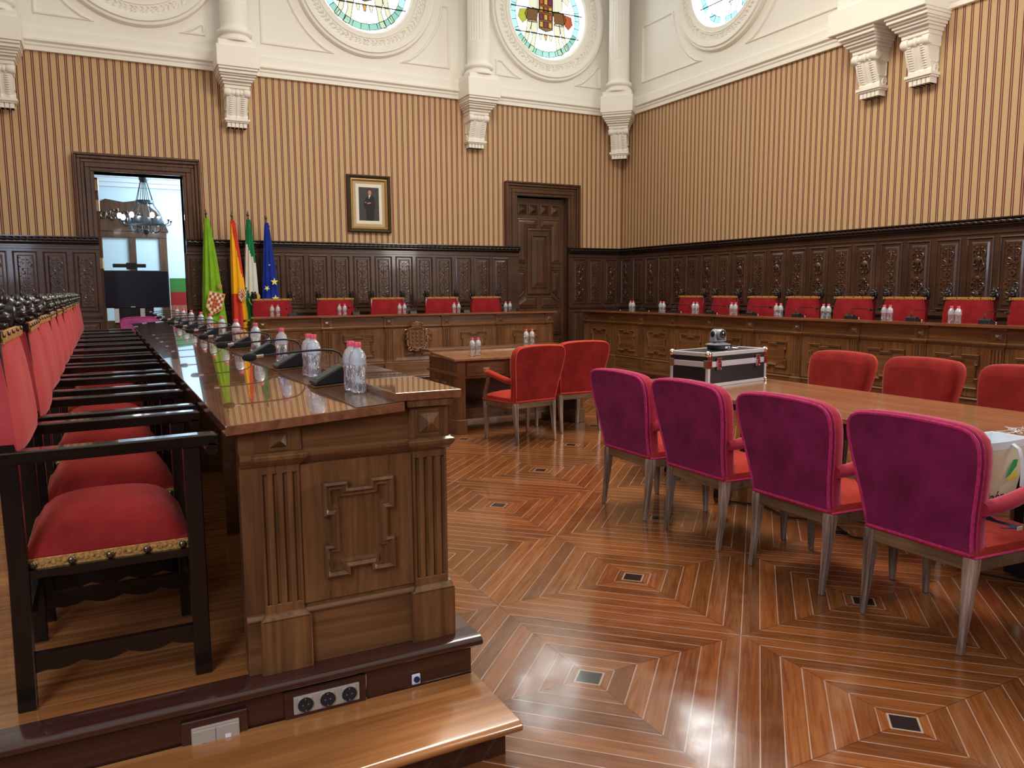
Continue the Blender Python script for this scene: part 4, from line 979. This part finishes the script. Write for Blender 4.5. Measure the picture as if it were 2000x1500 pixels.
# flight case
ca = math.atan2(4.921-4.77, 5.034-4.25)
t = thing('flight_case', 'black flight case with aluminium edges and ball corners on the meeting table', 'case', (4.255, 4.77, .7605), ca)
CW, CD, CH = .80, .39, .277
m = MB(); m.box(.004, CW-.004, .004, CD-.004, .004, .16); m.build('lower_shell', M['case'], t)
m = MB(); m.box(.004, CW-.004, .004, CD-.004, .195, CH-.003); m.build('lid', M['case'], t)
m = MB(); e_ = .028
for x in (0, CW-e_):
    for y in (0, CD-e_): m.box(x, x+e_, y, y+e_, 0, .16)
for z0, z1 in ((0,.026),(.16,.205),(CH-.03,CH)):
    m.box(0, CW, -.001, .012, z0, z1); m.box(0, CW, CD-.012, CD+.001, z0, z1); m.box(-.001, .012, 0, CD, z0, z1); m.box(CW-.012, CW+.001, 0, CD, z0, z1)
m.box(0, CW, 0, e_*.9, CH-.004, CH+.001); m.box(0, CW, CD-e_*.9, CD, CH-.004, CH+.001); m.box(0, e_*.9, 0, CD, CH-.004, CH+.001); m.box(CW-e_*.9, CW, 0, CD, CH-.004, CH+.001)
m.build('edge_profile', M['alu'], t, bevel=.002)
for x in (0, CW):
    for y in (0, CD):
        sx, sy = (1 if x == 0 else -1), (1 if y == 0 else -1)
        for z in (.012, CH-.012):
            m = MB(); m.ball((x+sx*.012, y+sy*.012, z), .027, 14, 10)
            m.box(min(x-sx*.003, x+sx*.042), max(x-sx*.003, x+sx*.042), min(y-sy*.003, y+sy*.004), max(y-sy*.003, y+sy*.004), z-.03, z+.015) if z < .1 else m.box(min(x-sx*.003, x+sx*.042), max(x-sx*.003, x+sx*.042), min(y-sy*.003, y+sy*.004), max(y-sy*.003, y+sy*.004), z-.045, z+.01)
            m.build('ball_corner', M['chrome'], t, smooth=40)
        m = MB(); m.box(min(x-sx*.004, x+sx*.045), max(x-sx*.004, x+sx*.045), min(y-sy*.004, y), max(y-sy*.004, y), .150, .215); m.box(min(x-sx*.004, x), max(x-sx*.004, x), min(y-sy*.004, y+sy*.045), max(y-sy*.004, y+sy*.045), .150, .215)
        m.build('corner_brace', M['chrome'], t, bevel=.001)
for x in (.13, .66):
    m = MB(); m.box(x-.028, x+.028, -.012, 0, .135, .23); m.box(x-.018, x+.018, -.020, -.01, .15, .19); m.box(x-.03, x+.03, -.016, 0, .215, .232)
    for q in (-.022, .022): m.ball((x+q, -.013, .142), .004, 6, 4); m.ball((x+q, -.013, .205), .004, 6, 4)
    m.build('latch', M['chrome'], t, bevel=.002)
# pan tilt camera
t = thing('conference_camera', 'silver grey pan-tilt conference camera on top of the flight case', 'camera', (4.585, 5.03, .7605+.279), ca-.15)
m = MB(); rr = lambda w_, d, z: [(w_*math.copysign(abs(math.cos(a))**.5, math.cos(a)), d*math.copysign(abs(math.sin(a))**.5, math.sin(a)), z) for a in [2*PI*k/32 for k in range(32)]]
m.loft([rr(.082,.062,0), rr(.084,.064,.004), rr(.084,.064,.034)]); m.build('base', M['blk'], t, smooth=40)
m = MB(); m.loft([rr(.086,.066,.034), rr(.100,.076,.038), rr(.100,.076,.044), rr(.06,.05,.054), rr(.04,.035,.060)]); m.build('base_cover', M['ptz'], t, smooth=40)
m = MB(); m.lathe([(.036,.056),(.034,.068)], 24); m.build('neck', M['blk'], t, smooth=40)
m = MB()
for s_ in (-1, 1):
    m.loft([[(s_*.062, .036*math.cos(a), .130+.036*math.sin(a)) if False else (x, .034*math.cos(a)*(1 if a <= PI else 1), (.128+.034*math.sin(a)) if a <= PI else (.070 if abs(math.cos(a)) < 1.1 else .07)) for a in [PI*k/12 for k in range(13)]+[PI*1.02, PI*1.98]] for x in ((s_*.046), (s_*.064))])
m.box(-.06, .06, -.03, .03, .066, .080); m.build('yoke', M['ptz'], t, bevel=.003)
m = MB(); m.tube([(s_, 0, .128) for s_ in (-.066, -.063, .063, .066)], [.022, .026, .026, .022], 20); m.build('pivot_cap', M['blk'], t, smooth=40)
m = MB(); m.tube([(.0, .05, .128), (.0, .045, .128), (0, -.048, .128), (0, -.056, .128)], [.034, .042, .044, .040], 28); m.build('camera_head', M['ptz'], t, smooth=40)
m = MB(); m.tube([(0, -.054, .128), (0, -.060, .128)], .034, 28); m.build('lens_ring', M['blk'], t, smooth=40)
m = MB(); m.tube([(0, -.058, .128), (0, -.063, .128)], [.024, .018], 24); m.build('lens', M['lens'], t, smooth=60)
m = MB(); m.box(.02, .05, -.0665, -.063, .010, .026); m.build('port', M['alu'], t)
for d in bpy.data.objects:
    if d.name == 'camera_head' or d.name.startswith('lens'): pass
t = thing('camera_cable', 'black and white cables curling out of the conference camera base', 'cable', (4.70, 5.03, 1.04), ca)
m = MB(); m.tube([(0,-.03,.015),(.03,-.05,.012),(.07,-.04,.012),(.10,.0,.014),(.09,.04,.02),(.05,.05,.025),(.02,.03,.02)], .006, 8); m.build('black_cable', M['blk'], t, smooth=True)
m = MB(); m.tube([(-.01,-.045,.012),(.03,-.06,.006),(.06,-.055,.006)], .007, 8); m.build('plug', M['alu'], t, smooth=True)
# tote bag
t = thing('tote_bag', 'cream and white tote bag with green and yellow leaf logo on the nearest blue-lit chair', 'bag', (3.60, 2.16, .512), -.05)
m = MB(); wt, wb_, H = .205, .158, .335
def bagring(hw, hd, z, j=0): return [(-hw,-hd+.01*math.sin(j),z),(-hw*.5,-hd-.012,z),(0,-hd-.018,z),(hw*.5,-hd-.010,z),(hw,-hd,z),(hw+.006,0,z),(hw,hd,z),(0,hd+.01,z),(-hw,hd,z),(-hw-.006,0,z)]
R = [bagring(wb_+(wt-wb_)*q, .055+.035*q, H*q, q*3) for q in (0,.2,.45,.7,.9,1)]
m.loft(R, caps=False); m.add(R[0], [tuple(range(10))]); m.build('canvas', M['tote'], t, smooth=60)
m = MB(); R2 = [[(x*.985, y*.97, z+.002) for x, y, z in r_] for r_ in R]; m.loft(R2[1:], caps=False); m.loft([[(x*1.004, y*1.01, z) for x, y, z in R[-2]], [(x*1.004, y*1.01, z+.003) for x, y, z in R[-1]], R2[-1]], caps=False); m.build('lining', M['totein'], t, smooth=60)
m = MB()
for s_, yy in ((-1, -.098), (1, .098)):
    P = [(.06,yy,.325),(.085,yy-.02*1,.30),(.105,yy-.022,.25),(.12,yy-.020,.19),(.125,yy-.018,.12)] if s_ < 0 else [(-.07,yy,.325),(-.05,yy+.01,.40),(0,yy+.015,.42),(.05,yy+.01,.40),(.07,yy,.325)]
    if s_ < 0: m.loft([[(x-.013,y,z),(x+.013,y,z),(x+.013,y-.003,z),(x-.013,y-.003,z)] for x, y, z in P])
m.build('handle', M['totein'], t, smooth=60)
m = MB(); L1 = [(.040,-.088,.16),(.085,-.092,.245),(.115,-.094,.245),(.112,-.092,.215),(.075,-.089,.175)]; m.add([(x, y-.004, z) for x, y, z in L1], [tuple(range(5))]); m.build('leaf_logo', M['green'], t, keep=True)
m = MB(); L2 = [(.045,-.088,.152),(.078,-.090,.168),(.115,-.092,.200),(.118,-.090,.160),(.09,-.088,.148)]; m.add([(x, y-.004, z) for x, y, z in L2], [tuple(range(5))]); m.build('leaf_logo', M['yellow'], t, keep=True)
def text(s_, size, loc, mt, parent, name='lettering', rx=PI/2, rz=0, sx=1):
    cu = bpy.data.curves.new(name, 'FONT'); cu.body = s_; cu.size = size; cu.align_x = 'CENTER'; cu.extrude = .0006
    o = bpy.data.objects.new(name, cu); COL.objects.link(o)
    bpy.context.view_layer.update()
    me = bpy.data.meshes.new_from_object(o.evaluated_get(bpy.context.evaluated_depsgraph_get())); bpy.data.objects.remove(o)
    me.materials.clear(); me.materials.append(mt); q = bpy.data.objects.new(name, me); COL.objects.link(q); q.parent = parent; q.location = loc; q.rotation_euler = (rx, 0, rz); q.scale = (sx,1,1); return q
text('PARAÍSO INTERIOR', .030, (.02, -.079, .022), M['leafink'], t)
text('Jaén', .075, (.0, -.084, .052), M['maroonink'], t)
# navy strap on the chair seat
t = thing('luggage_strap', 'folded navy webbing strap hanging over the seat of the nearest blue-lit chair', 'strap', (3.36, 2.02, .5))
m = MB(); P = [(-.02,.0,.10),(.0,-.02,.06),(.03,-.05,.035),(.07,-.09,.022),(.085,-.115,.018),(.06,-.13,.015),(.03,-.11,.014)]
m.loft([[(x-.014,y+.012,z),(x+.014,y-.012,z),(x+.014,y-.012,z+.003),(x-.014,y+.012,z+.003)] for x, y, z in P]); m.build('webbing', M['navy'], t)
m = MB(); m.box(.052, .086, -.15, -.145, .012, .028); m.build('metal_tip', M['alu'], t)
# cables on table
t = thing('white_cable', 'small tangle of thin white cables on the meeting table behind the tote bag', 'cable', (4.32, 2.42, .762))
m = MB(); rnd = random.Random(9)
for j in range(4):
    p0 = Vector((0,0,.005)); pts = []
    for k in range(12): pts.append((rnd.uniform(-.02,.02)+.02*k-.1, rnd.uniform(-.04,.04), .006+rnd.uniform(0,.03)))
    m.tube(pts, .0016, 5)
m.build('cord', M['white'], t, smooth=True)
# reel and things on the floor below the table
t = thing('cable_reel', 'chrome and black cable reel lying under the meeting table', 'reel', (3.93, 4.22, .075), .5)
m = MB()
for y in (-.045, .045): m.lathe([(.075,-.004),(.08,0),(.075,.004)], 28, F=lambda a, b, c, y=y: (a, y+c, b))
m.build('flange', M['chrome'], t, smooth=40)
m = MB(); m.lathe([(.055,-.045),(.055,.045)], 24, F=lambda a, b, c: (a, c, b), mod=lambda a, z: 1+.03*math.sin(z*400)); m.build('cable_winding', M['blk'], t, smooth=True)
t = thing('power_cable', 'black power cable running over the floor under the meeting table', 'cable', (4.2, 3.6, .008))
m = MB(); m.tube([(-.25,.6,0),(-.1,.4,0),(-.18,.1,0),(.0,-.1,0),(-.15,-.4,0),(.05,-.7,0),(-.1,-1.1,0),(.1,-1.5,0)], .006, 6); m.tube([(-.2,.5,0),(.1,.3,0),(.05,0,0),(.2,-.3,0),(.1,-.7,0),(.2,-1.2,0)], .005, 6); m.build('cord', M['blk'], t, smooth=True)
t = thing('table_trunk', 'black equipment box on the floor under the meeting table', 'box', (4.45, 2.1, 0), .1)
m = MB(); m.box(-.2, .2, -.3, .3, .02, .26); m.build('body', M['blk'], t, bevel=.01, seg=2)
m = MB(); m.box(-.03, .03, -.305, -.298, .12, .16); m.build('clasp', M['alu'], t)

# ------------------------------------------------------------ small walnut desk with two chairs
t = thing('writing_desk', 'small walnut desk with sloping top and drawer behind two red armchairs', 'desk', (3.30, 7.60, 0), .02)
W_, D_ = 1.62, .78; tp = .80
m = MB(); m.loft([[(x, y, z) for y, z in ((-.07,tp-.0),(-.07,tp+.028),(.56,tp+.062),(.56,tp+.034))] for x in (-.06, W_+.06)]); m.build('writing_slab', M['tabletop'], t, bevel=.003)
m = MB(); m.box(-.09, W_+.09, .54, D_+.03, tp+.058, tp+.088); m.build('raised_strip', M['wal_x'], t, bevel=.003)
F = lambda a, o, z: (a, -o, z)
for x0, x1 in ((0,.10),(W_-.10,W_)):
    m = MB(); m.box(x0, x1, 0, D_-.02, 0, tp); m.box(x0-.015, x1+.015, -.012, D_, 0, .16); m.build('side_panel', M['wal_z'], t, bevel=.004)
FE = lambda a, o, z: (-o, a, z)
m = MB(); band(m, FE, notched(.42, .40, .36, .30, .09, .03, .1), [(0,.0),(.002,.016),(.012,.022),(.03,.004)]); m.loft([[FE(a, o, z) for o, z in ((0,.63),(.02,.64),(.024,.66),(0,.67))] for a in (-.01, D_-.0)]); m.box(-.004,0,0,.1,.2,.6); m.build('side_moulding', M['wal_x'], t)
m = MB(); m.box(.10, W_-.10, .02, .05, tp-.20, tp-.01); m.box(.10, W_-.10, D_-.06, D_-.03, .05, tp); m.box(.1, W_-.1, .35, .38, .10, .22); m.build('frame_rail', M['wal_x'], t)
for x0, x1 in ((.12,.58),(.64,1.02),(1.08,W_-.12)):
    m = MB(); m.box(x0, x1, .002, .03, tp-.175, tp-.03); d = m.build('drawer', M['wal_x'], t, bevel=.003)
    c = (x0+x1)/2; m = MB(); m.box(c-.04, c+.04, -.004, .003, tp-.120, tp-.085); m.tube([(c-.03,-.002,tp-.09),(c-.03,-.018,tp-.105),(c+.03,-.018,tp-.105),(c+.03,-.002,tp-.09)], .004, 6); m.build('drawer_pull', M['bronze'], d)
for (px, py, nm) in ((3.52, 7.68, 'left'), (3.60, 7.70, 'right')):
    put_bottle(px, py, .8425, 'water bottle on the small walnut desk, %s one of the pair left of the chair'%nm, 'water bottles on the small desk')
for (px, py, nm) in ((4.43, 8.13, 'left'), (4.51, 8.13, 'right')):
    put_bottle(px, py, .8900, 'water bottle on the small walnut desk, %s one of the pair behind the chair'%nm, 'water bottles on the small desk')

# ------------------------------------------------------------ flags
FC = {k: fabric('flag_'+k, c1, c2, .2, (1,1,1), .7, 3) for k, c1, c2 in (('lime',(.16,.36,.012),(.26,.50,.03)),('red',(.55,.03,.02),(.72,.06,.03)),('yellow',(.85,.38,.01),(.95,.50,.02)),('green',(.006,.14,.045),(.012,.22,.075)),('white',(.58,.58,.50),(.72,.72,.64)),('blue',(.008,.022,.22),(.015,.04,.36)))}
def flag(px, py, ztop, zbot, tops, bots, mats, pick, label, pleats=5, seed=0):
    t = thing('flag', label, 'flag', (px, py, DZ), 0)
    m = MB(); m.tube([(0,0,.02),(0,0,ztop-DZ+.02)], .012, 10); m.build('pole', M['dk_z'], t)
    m = MB(); m.lathe([(.11,0),(.115,.01),(.10,.03),(.03,.05),(.02,.06)], 24); m.build('base', M['brass'], t, smooth=40)
    m = MB(); m.lathe([(.004,0),(.014,.01),(.010,.025),(.022,.05),(.012,.085),(.001,.12)], 8, (0,0,ztop-DZ+.01)); m.build('finial', M['brass'], t)
    m = MB(); n, K = 48, 36; rnd = random.Random(seed); V = []; 
    for i in range(K+1):
        q = i/K; z = (ztop-DZ-.01)*(1-q)+(zbot-DZ)*q; l = tops[0]*(1-q**.8)+bots[0]*q**.8; r_ = tops[1]*(1-q**.8)+bots[1]*q**.8; c = (l+r_)/2; hw = (r_-l)/2
        for k in range(n):
            a = 2*PI*k/n; pl = 1+.13*math.sin(pleats*2*a+q*2.2+seed)*min(1, q*3); V.append((c+hw*math.cos(a)*pl, -.02+(hw*.55+.01)*math.sin(a)*(1+.30*math.sin(pleats*2*a+q*2.5+seed)*min(1, q*3)), z-(.05*math.sin(a*2+seed)*q if i == K else 0)))
    fs, mi = [], []
    for i in range(K):
        for k in range(n):
            l = (k+1) % n; fs.append((i*n+k, (i+1)*n+k, (i+1)*n+l, i*n+l)); a = 2*PI*(k+.5)/n; mi.append(pick(math.cos(a), (i+.5)/K))
    mm = m; mm.v = V; mm.f = fs; mm.mi = mi
    mm.build('cloth', [FC[x] for x in mats], t, smooth=80, keep=False)
    m = MB(); m.tube([(-.03,-.02,ztop-DZ-.05),(.0,-.05,ztop-DZ-.02),(.05,-.03,ztop-DZ-.07)], .006, 5); m.tube([(-.02,-.04,ztop-DZ-.04),(-.035,-.04,ztop-DZ-.20)], .005, 5); m.build('ribbon', FC[mats[0]], t)
    return t
YF = 12.78
f1 = flag(1.46, YF, 2.66, .92, (-.03,.035), (-.12,.22), ['lime'], lambda u, q: 0, 'lime green flag with a chequered coat of arms, leftmost of the four', 4, 1)
f2 = flag(1.83, YF, 2.64, .80, (-.03,.035), (-.06,.19), ['red','yellow'], lambda u, q: 0 if q+ -.28*u < .22+0 and u > -2 and q-.30*max(u,-.6) < .20 else (0 if (q > .62 and u < .25-(q-.62)*.2) else 1), 'red and yellow flag with a crest, second of the four from the left', 3, 2)
f3 = flag(2.07, YF, 2.66, .95, (-.03,.035), (-.12,.12), ['green','white'], lambda u, q: 0 if q < .30+.10*u else (1 if q < .72+.12*u else 0), 'green and white flag with a round emblem, third of the four from the left', 4, 3)
f4 = flag(2.34, YF, 2.62, 1.00, (-.03,.03), (-.12,.17), ['blue'], lambda u, q: 0, 'dark blue flag with yellow stars, rightmost of the four', 4, 5)
def star(parent, x, y, z, r, ry=0):
    m = MB(); P = []
    for k in range(10):
        a = PI/2+k*PI/5; q = r if k % 2 == 0 else r*.4; P.append((q*math.cos(a), q*math.sin(a)))
    m.loft([[(a, o, b) for a, b in P] for o in (-.003, .003)]); o = m.build('star', STAR, parent); o.location = (x, y, z); o.rotation_euler = (0, ry, 0)
STAR = mat('star_yellow', (.85,.78,.15), .7)
star(f4, .060, -.150, 1.43, .062); star(f4, .068, -.150, 1.17, .060); star(f4, -.055, -.145, 1.33, .045, .6); star(f4, .0, -.12, 1.69, .016)
def crest(parent, x, y, z, w_, h, ry, rz=0):
    m = MB(); P = [(-w_,h),(w_,h),(w_,-h*.4),(0,-h),(-w_,-h*.4)]
    F = lambda a, o, b: (a, -o, b); band(m, F, P, [(-.012,0),(-.012,.004),(0,.004)]); o = m.build('coat_of_arms', mat('crest_gold', (.60,.36,.10), .7), parent); o.location = (x, y, z); o.rotation_euler = (0, ry, rz)
    r_ = mat('crest_red', (.42,.05,.03), .7); wv = mat('crest_white', (.75,.72,.62), .7)
    m = MB(); m2 = MB(); s_ = w_/3.0
    for i in range(6):
        for j in range(7):
            X_, Z_ = -w_+s_*(i+.5)/1.0, -h+h*2*(j+.5)/7
            if X_ > w_ or abs(X_) > w_*(1 if Z_ > -h*.4 else max(.1, (Z_+h)/(h*.6))): continue
            inner = 1 <= i <= 4 and 2 <= j <= 4
            tgt = m if (i+j) % 2 else m2
            if inner and (i in (2,3)) : tgt = m
            tgt.boxF(F, X_-s_*.42, X_+s_*.42, .003, .006, Z_-h/7*.85, Z_+h/7*.85)
    m.build('red_field', r_, o); m2.build('white_field', wv, o); return o
crest(f1, .045, -.160, 1.10, .105, .165, .25); 
m = MB(); m.ball((0,0,0), (.035,.008,.05), 8, 5); q = m.build('crown_emblem', mat('emblem_ochre', (.42,.30,.06), .7), f1); q.location = (.13, -.13, 1.36)
o = crest(f2, .085, -.125, 1.22, .045, .085, .15)
m = MB(); m.lathe([(.0,-.004),(.062,-.004),(.066,0),(.062,.004),(0,.004)], 24, F=lambda a, b, c: (a, c, b)); q = m.build('round_emblem', mat('emblem_gold', (.55,.40,.12), .6), f3, smooth=40); q.location = (.045, -.12, 1.20)
m = MB(); m.tube([(-.10*math.cos(a)*1.0, 0, -.13*math.sin(a)) for a in [PI*k/10*.95 for k in range(11)]], .009, 6); q = m.build('emblem_wreath', STAR, f3, smooth=True); q.location = (.04, -.13, 1.18)

# ------------------------------------------------------------ framed portrait
t = thing('framed_portrait', 'framed portrait photo of a person in a dark suit with crossed arms', 'picture', (4.09, WB, 3.0), 0)
F = lambda a, o, z: (a, -o, z); w_, h = .375, .475
def ringp(name, mt, d0, d1, prof):
    m = MB(); P = rect(-w_, w_, -h, h); band(m, F, P, prof, fill=False); return m.build(name, mt, t)
ringp('outer_frame', mat('dark_olive_frame', (.045,.035,.018), .35, coat=.3), 0, 0, [(0,0),(0,.05),(.02,.065),(.04,.05),(.055,.03),(.06,.02)])
ringp('gilt_slip', mat('gilt', (.45,.27,.09), .4, .5), 0, 0, [(.058,.02),(.06,.036),(.075,.040),(.095,.022),(.10,.012)])
m = MB(); band(m, F, rect(-w_+.095, w_-.095, -h+.095, h-.095), [(0,.010),(.05,.010)]); m.build('mount_board', mat('beige_mount', (.50,.38,.22), .8), t)
m = MB(); band(m, F, rect(-.225, .225, -.33, .33), [(0,.0115),(.01,.0115)]); m.build('inner_mount', mat('cream_mount', (.78,.74,.60), .8), t)
m = MB(); m.add([F(a, .013, z) for a, z in rect(-.175,.175,-.275,.275)], [(0,1,2,3)]); ph = m.build('photograph', mat('photo_grey', (.035,.033,.032), .5), t, keep=True)
SUIT, SKIN, SHIRT, HAIR = mat('photo_suit', (.010,.009,.010), .6), mat('photo_skin', (.50,.22,.13), .6), mat('photo_shirt', (.55,.58,.55), .6), mat('photo_hair', (.03,.012,.006), .6)
def fl(pts, mt, o, nm):
    m = MB(); m.add([F(a, o, z) for a, z in pts], [tuple(range(len(pts)))]); m.build(nm, mt, ph, keep=True)
ell = lambda cx, cz, a_, b_: [(cx+a_*math.cos(2*PI*k/20), cz+b_*math.sin(2*PI*k/20)) for k in range(20)]
fl([(-.05,-.275),(-.055,-.10),(-.10,-.03),(-.085,.03),(-.06,.10),(-.02,.135),(.03,.15),(.08,.13),(.105,.06),(.105,-.04),(.09,-.14),(.08,-.275)], SUIT, .0140, 'suit')
fl(ell(.018, .205, .036, .046), HAIR, .0142, 'hair'); fl(ell(.016, .192, .029, .040), SKIN, .0145, 'face')
fl([(-.005,.150),(.035,.152),(.0,.085)], SHIRT, .0144, 'shirt'); fl(ell(-.060, .028, .012, .010), SKIN, .0146, 'hand'); fl([(-.03,.0),(.03,.012),(.03,.03),(-.03,.022)], SKIN, .0146, 'forearm')

# ------------------------------------------------------------ bright room beyond the open doorway
FRY = 16.6
m = MB(); m.box(-2.5, 3.0, WB+.35, FRY, -.1, DZ); tag(m.build('floor', M['dais']), 'wooden floor of the bright room beyond the doorway', 'floor', kind='structure')
BW = mat('pale_blue_wall', (.70,.80,.88), .7)
m = MB(); m.box(-2.5, 3.0, FRY, FRY+.1, DZ, 3.9); tag(m.build('wall_far', BW), 'pale wall of the bright room beyond the doorway', 'wall', kind='structure')
m = MB(); m.box(-2.6, -2.5, WB+.35, FRY, DZ, 3.9); m.box(3.0, 3.1, WB+.35, FRY, DZ, 3.9); tag(m.build('wall_side', BW), 'side walls of the bright room beyond the doorway', 'wall', kind='structure')
m = MB(); m.box(-2.5, 3.0, WB+.35, FRY, 3.9, 4.0); tag(m.build('ceiling', M['white']), 'white ceiling of the bright room beyond the doorway', 'ceiling', kind='structure')
m = MB()
for o, z0, z1 in ((.05,3.50,3.58),(.10,3.58,3.66),(.16,3.66,3.78),(.24,3.78,3.9)): m.box(-2.5, 3.0, FRY-o, FRY, z0, z1)
tag(m.build('trim_9', M['white']), 'stepped white ceiling cornice in the bright room', 'cornice', kind='structure')
d3 = thing('door_3', 'double door with pale glass panes and a carved pediment in the bright room', 'door', (0, FRY, DZ), kind='structure')
F = lambda a, o, z: (a, -o, z)
m = MB()
for x0, x1 in ((-.80,-.68),(-.02,.06),(.50,.62),(1.02,1.16)): m.boxF(F, x0, x1, 0, .07, 0, 2.36)
m.boxF(F, -.8, 1.16, 0, .08, 2.30, 2.42); m.boxF(F, -.8, 1.16, 0, .06, 0, .75); m.build('frame', M['door'], d3, bevel=.006)
m = MB()
for x0, x1 in ((-.68,-.02),(.06,.50),(.62,1.02)): m.boxF(F, x0, x1, .01, .02, .75, 2.30)
m.build('frosted_pane', mat('frosted_pane', (.55,.68,.72), .3, emis=(.6,.78,.85), es=.08), d3)
m = MB(); m.prismF(F, [(-.85,2.42),(1.20,2.42),(1.15,2.55),(1.0,2.80),(.75,3.0),(.45,2.95),(.15,3.0),(-.2,2.80),(-.8,2.6)], 0, .10)
for k in range(14): a = random.uniform(-.6, 1.05); m.tube([(p[0], -.12, p[2]) for p in scroll_pts(a, random.uniform(2.5, 2.8), .09, 1.0, random.uniform(0,6), random.choice((-1,1)), 0)], .02, 6)
m.build('carved_pediment', M['door'], d3, smooth=40)
# television
t = thing('television', 'large flat black television screen on a stand in the bright room', 'television', (.46, 14.6, DZ), 0)
m = MB(); m.box(-.56, .555, -.02, .03, 1.02, 1.64); m.build('housing', M['blk'], t, bevel=.006)
m = MB(); m.box(-.545, .54, -.024, -.019, 1.055, 1.625); m.build('screen', mat('screen_dark', (.012,.016,.035), .25, coat=.5), t)
m = MB(); m.box(-.30, .30, .0, .05, .75, 1.02); m.box(-.03, .03, .03, .08, .1, 1.1); m.box(-.4, .4, -.25, .25, .0, .06); m.build('stand', M['blk'], t)
m = MB(); m.box(.09, .16, -.06, -.03, .78, 1.01); m.box(-.30, -.23, -.06, -.03, .78, 1.01); m.build('bracket', M['white'], t)
m = MB(); m.box(-.05, .02, -.0265, -.024, 1.030, 1.045); m.build('badge', M['white'], t)
t = thing('video_bar', 'black video conference bar above the television', 'camera', (.42, 14.6, DZ+1.66))
m = MB(); m.box(-.24, .26, -.04, .02, .03, .09); m.box(-.04, .12, -.05, .03, .0, .11); m.build('housing', M['blk'], t, bevel=.008)
m = MB(); m.tube([(.04,-.05,.06),(.04,-.06,.06)], .025, 16); m.build('lens', M['lens'], t)
# banner
t = thing('rollup_banner', 'roll-up banner with green, red, salmon and yellow bands in the bright room', 'banner', (1.19, 15.0, DZ))
for z0, z1, c in ((1.28,1.52,(.10,.42,.10)),(1.05,1.28,(.62,.04,.05)),(.75,1.05,(.72,.28,.18)),(.50,.75,(.75,.70,.10)),(.06,.5,(.3,.45,.1))):
    m = MB(); m.box(-.13, .14, -.003, .003, z0, z1); m.build('colour_band', mat('band_%d'%int(z0*100), c, .6), t)
m = MB(); m.box(-.15, .16, -.06, .06, 0, .06); m.box(-.005, .005, .003, .02, .06, 1.52); m.build('stand', M['alu'], t)
# pink armchair in doorway
pk = make_meeting_chair(fabric('pink_velvet', (.42,.08,.25), (.60,.14,.38), .5, (1,.6,.9)), M['velbluelit'], M['velbluelit'], M['pipebluelit'], 'pink_armchair')
pk.location = (.50, 13.75, DZ); pk.rotation_euler = (0, 0, PI/2); pk.scale = (.90,.90,.90); pk['label'] = 'pink velvet chair in the open doorway before the television'
# chandelier
t = thing('chandelier', 'wrought iron ring chandelier with glowing bulbs in the bright room', 'chandelier', (.72, 14.6, 2.70))
IR = mat('grey_iron', (.10,.12,.14), .35, .7); BU = mat('bulb_glow', (1,1,1), .3, emis=(.92,.96,1.0), es=14)
m = MB()
for z, r_, hh in ((.02,.27,.10),(.34,.13,.05)): m.lathe([(r_,z-hh/2),(r_+.008,z-hh/2),(r_+.008,z+hh/2),(r_,z+hh/2)], 32, caps=False)
m.build('ring_band', IR, t, smooth=40)
for k in range(8):
    a = 2*PI*k/8+.2; c_, s_ = math.cos(a), math.sin(a); m = MB()
    m.tube([(.27*c_,.27*s_,.0),(.33*c_,.33*s_,-.04),(.39*c_,.39*s_,-.02),(.40*c_,.40*s_,.03)], .008, 6); m.lathe([(.008,.02),(.022,.035),(.02,.05)], 10, (.40*c_,.40*s_,0))
    m.tube([(.27*c_,.27*s_,.05),(.22*c_,.22*s_,.18),(.15*c_,.15*s_,.28),(.13*c_,.13*s_,.34)], .007, 6); m.tube([(.13*c_,.13*s_,.36),(.05*c_,.05*s_,.68)], .006, 5)
    m.tube([(.27*c_,.27*s_,-.04),(.24*c_,.24*s_,-.14),(.15*c_,.15*s_,-.17),(.10*c_,.10*s_,-.12)], .007, 6); m.build('arm', IR, t, smooth=True)
    m = MB(); m.ball((.40*c_,.40*s_,.095), (.036,.036,.048), 12, 8); m.build('bulb', BU, t, smooth=True)
m = MB(); m.lathe([(.03,-.2),(.05,-.17),(.05,-.12),(.01,-.10)], 16); m.tube([(0,0,-.24),(0,0,1.2)], .008, 6); m.lathe([(.05,.66),(.07,.70),(.07,.78),(.02,.82)], 16); m.build('stem', IR, t, smooth=40)
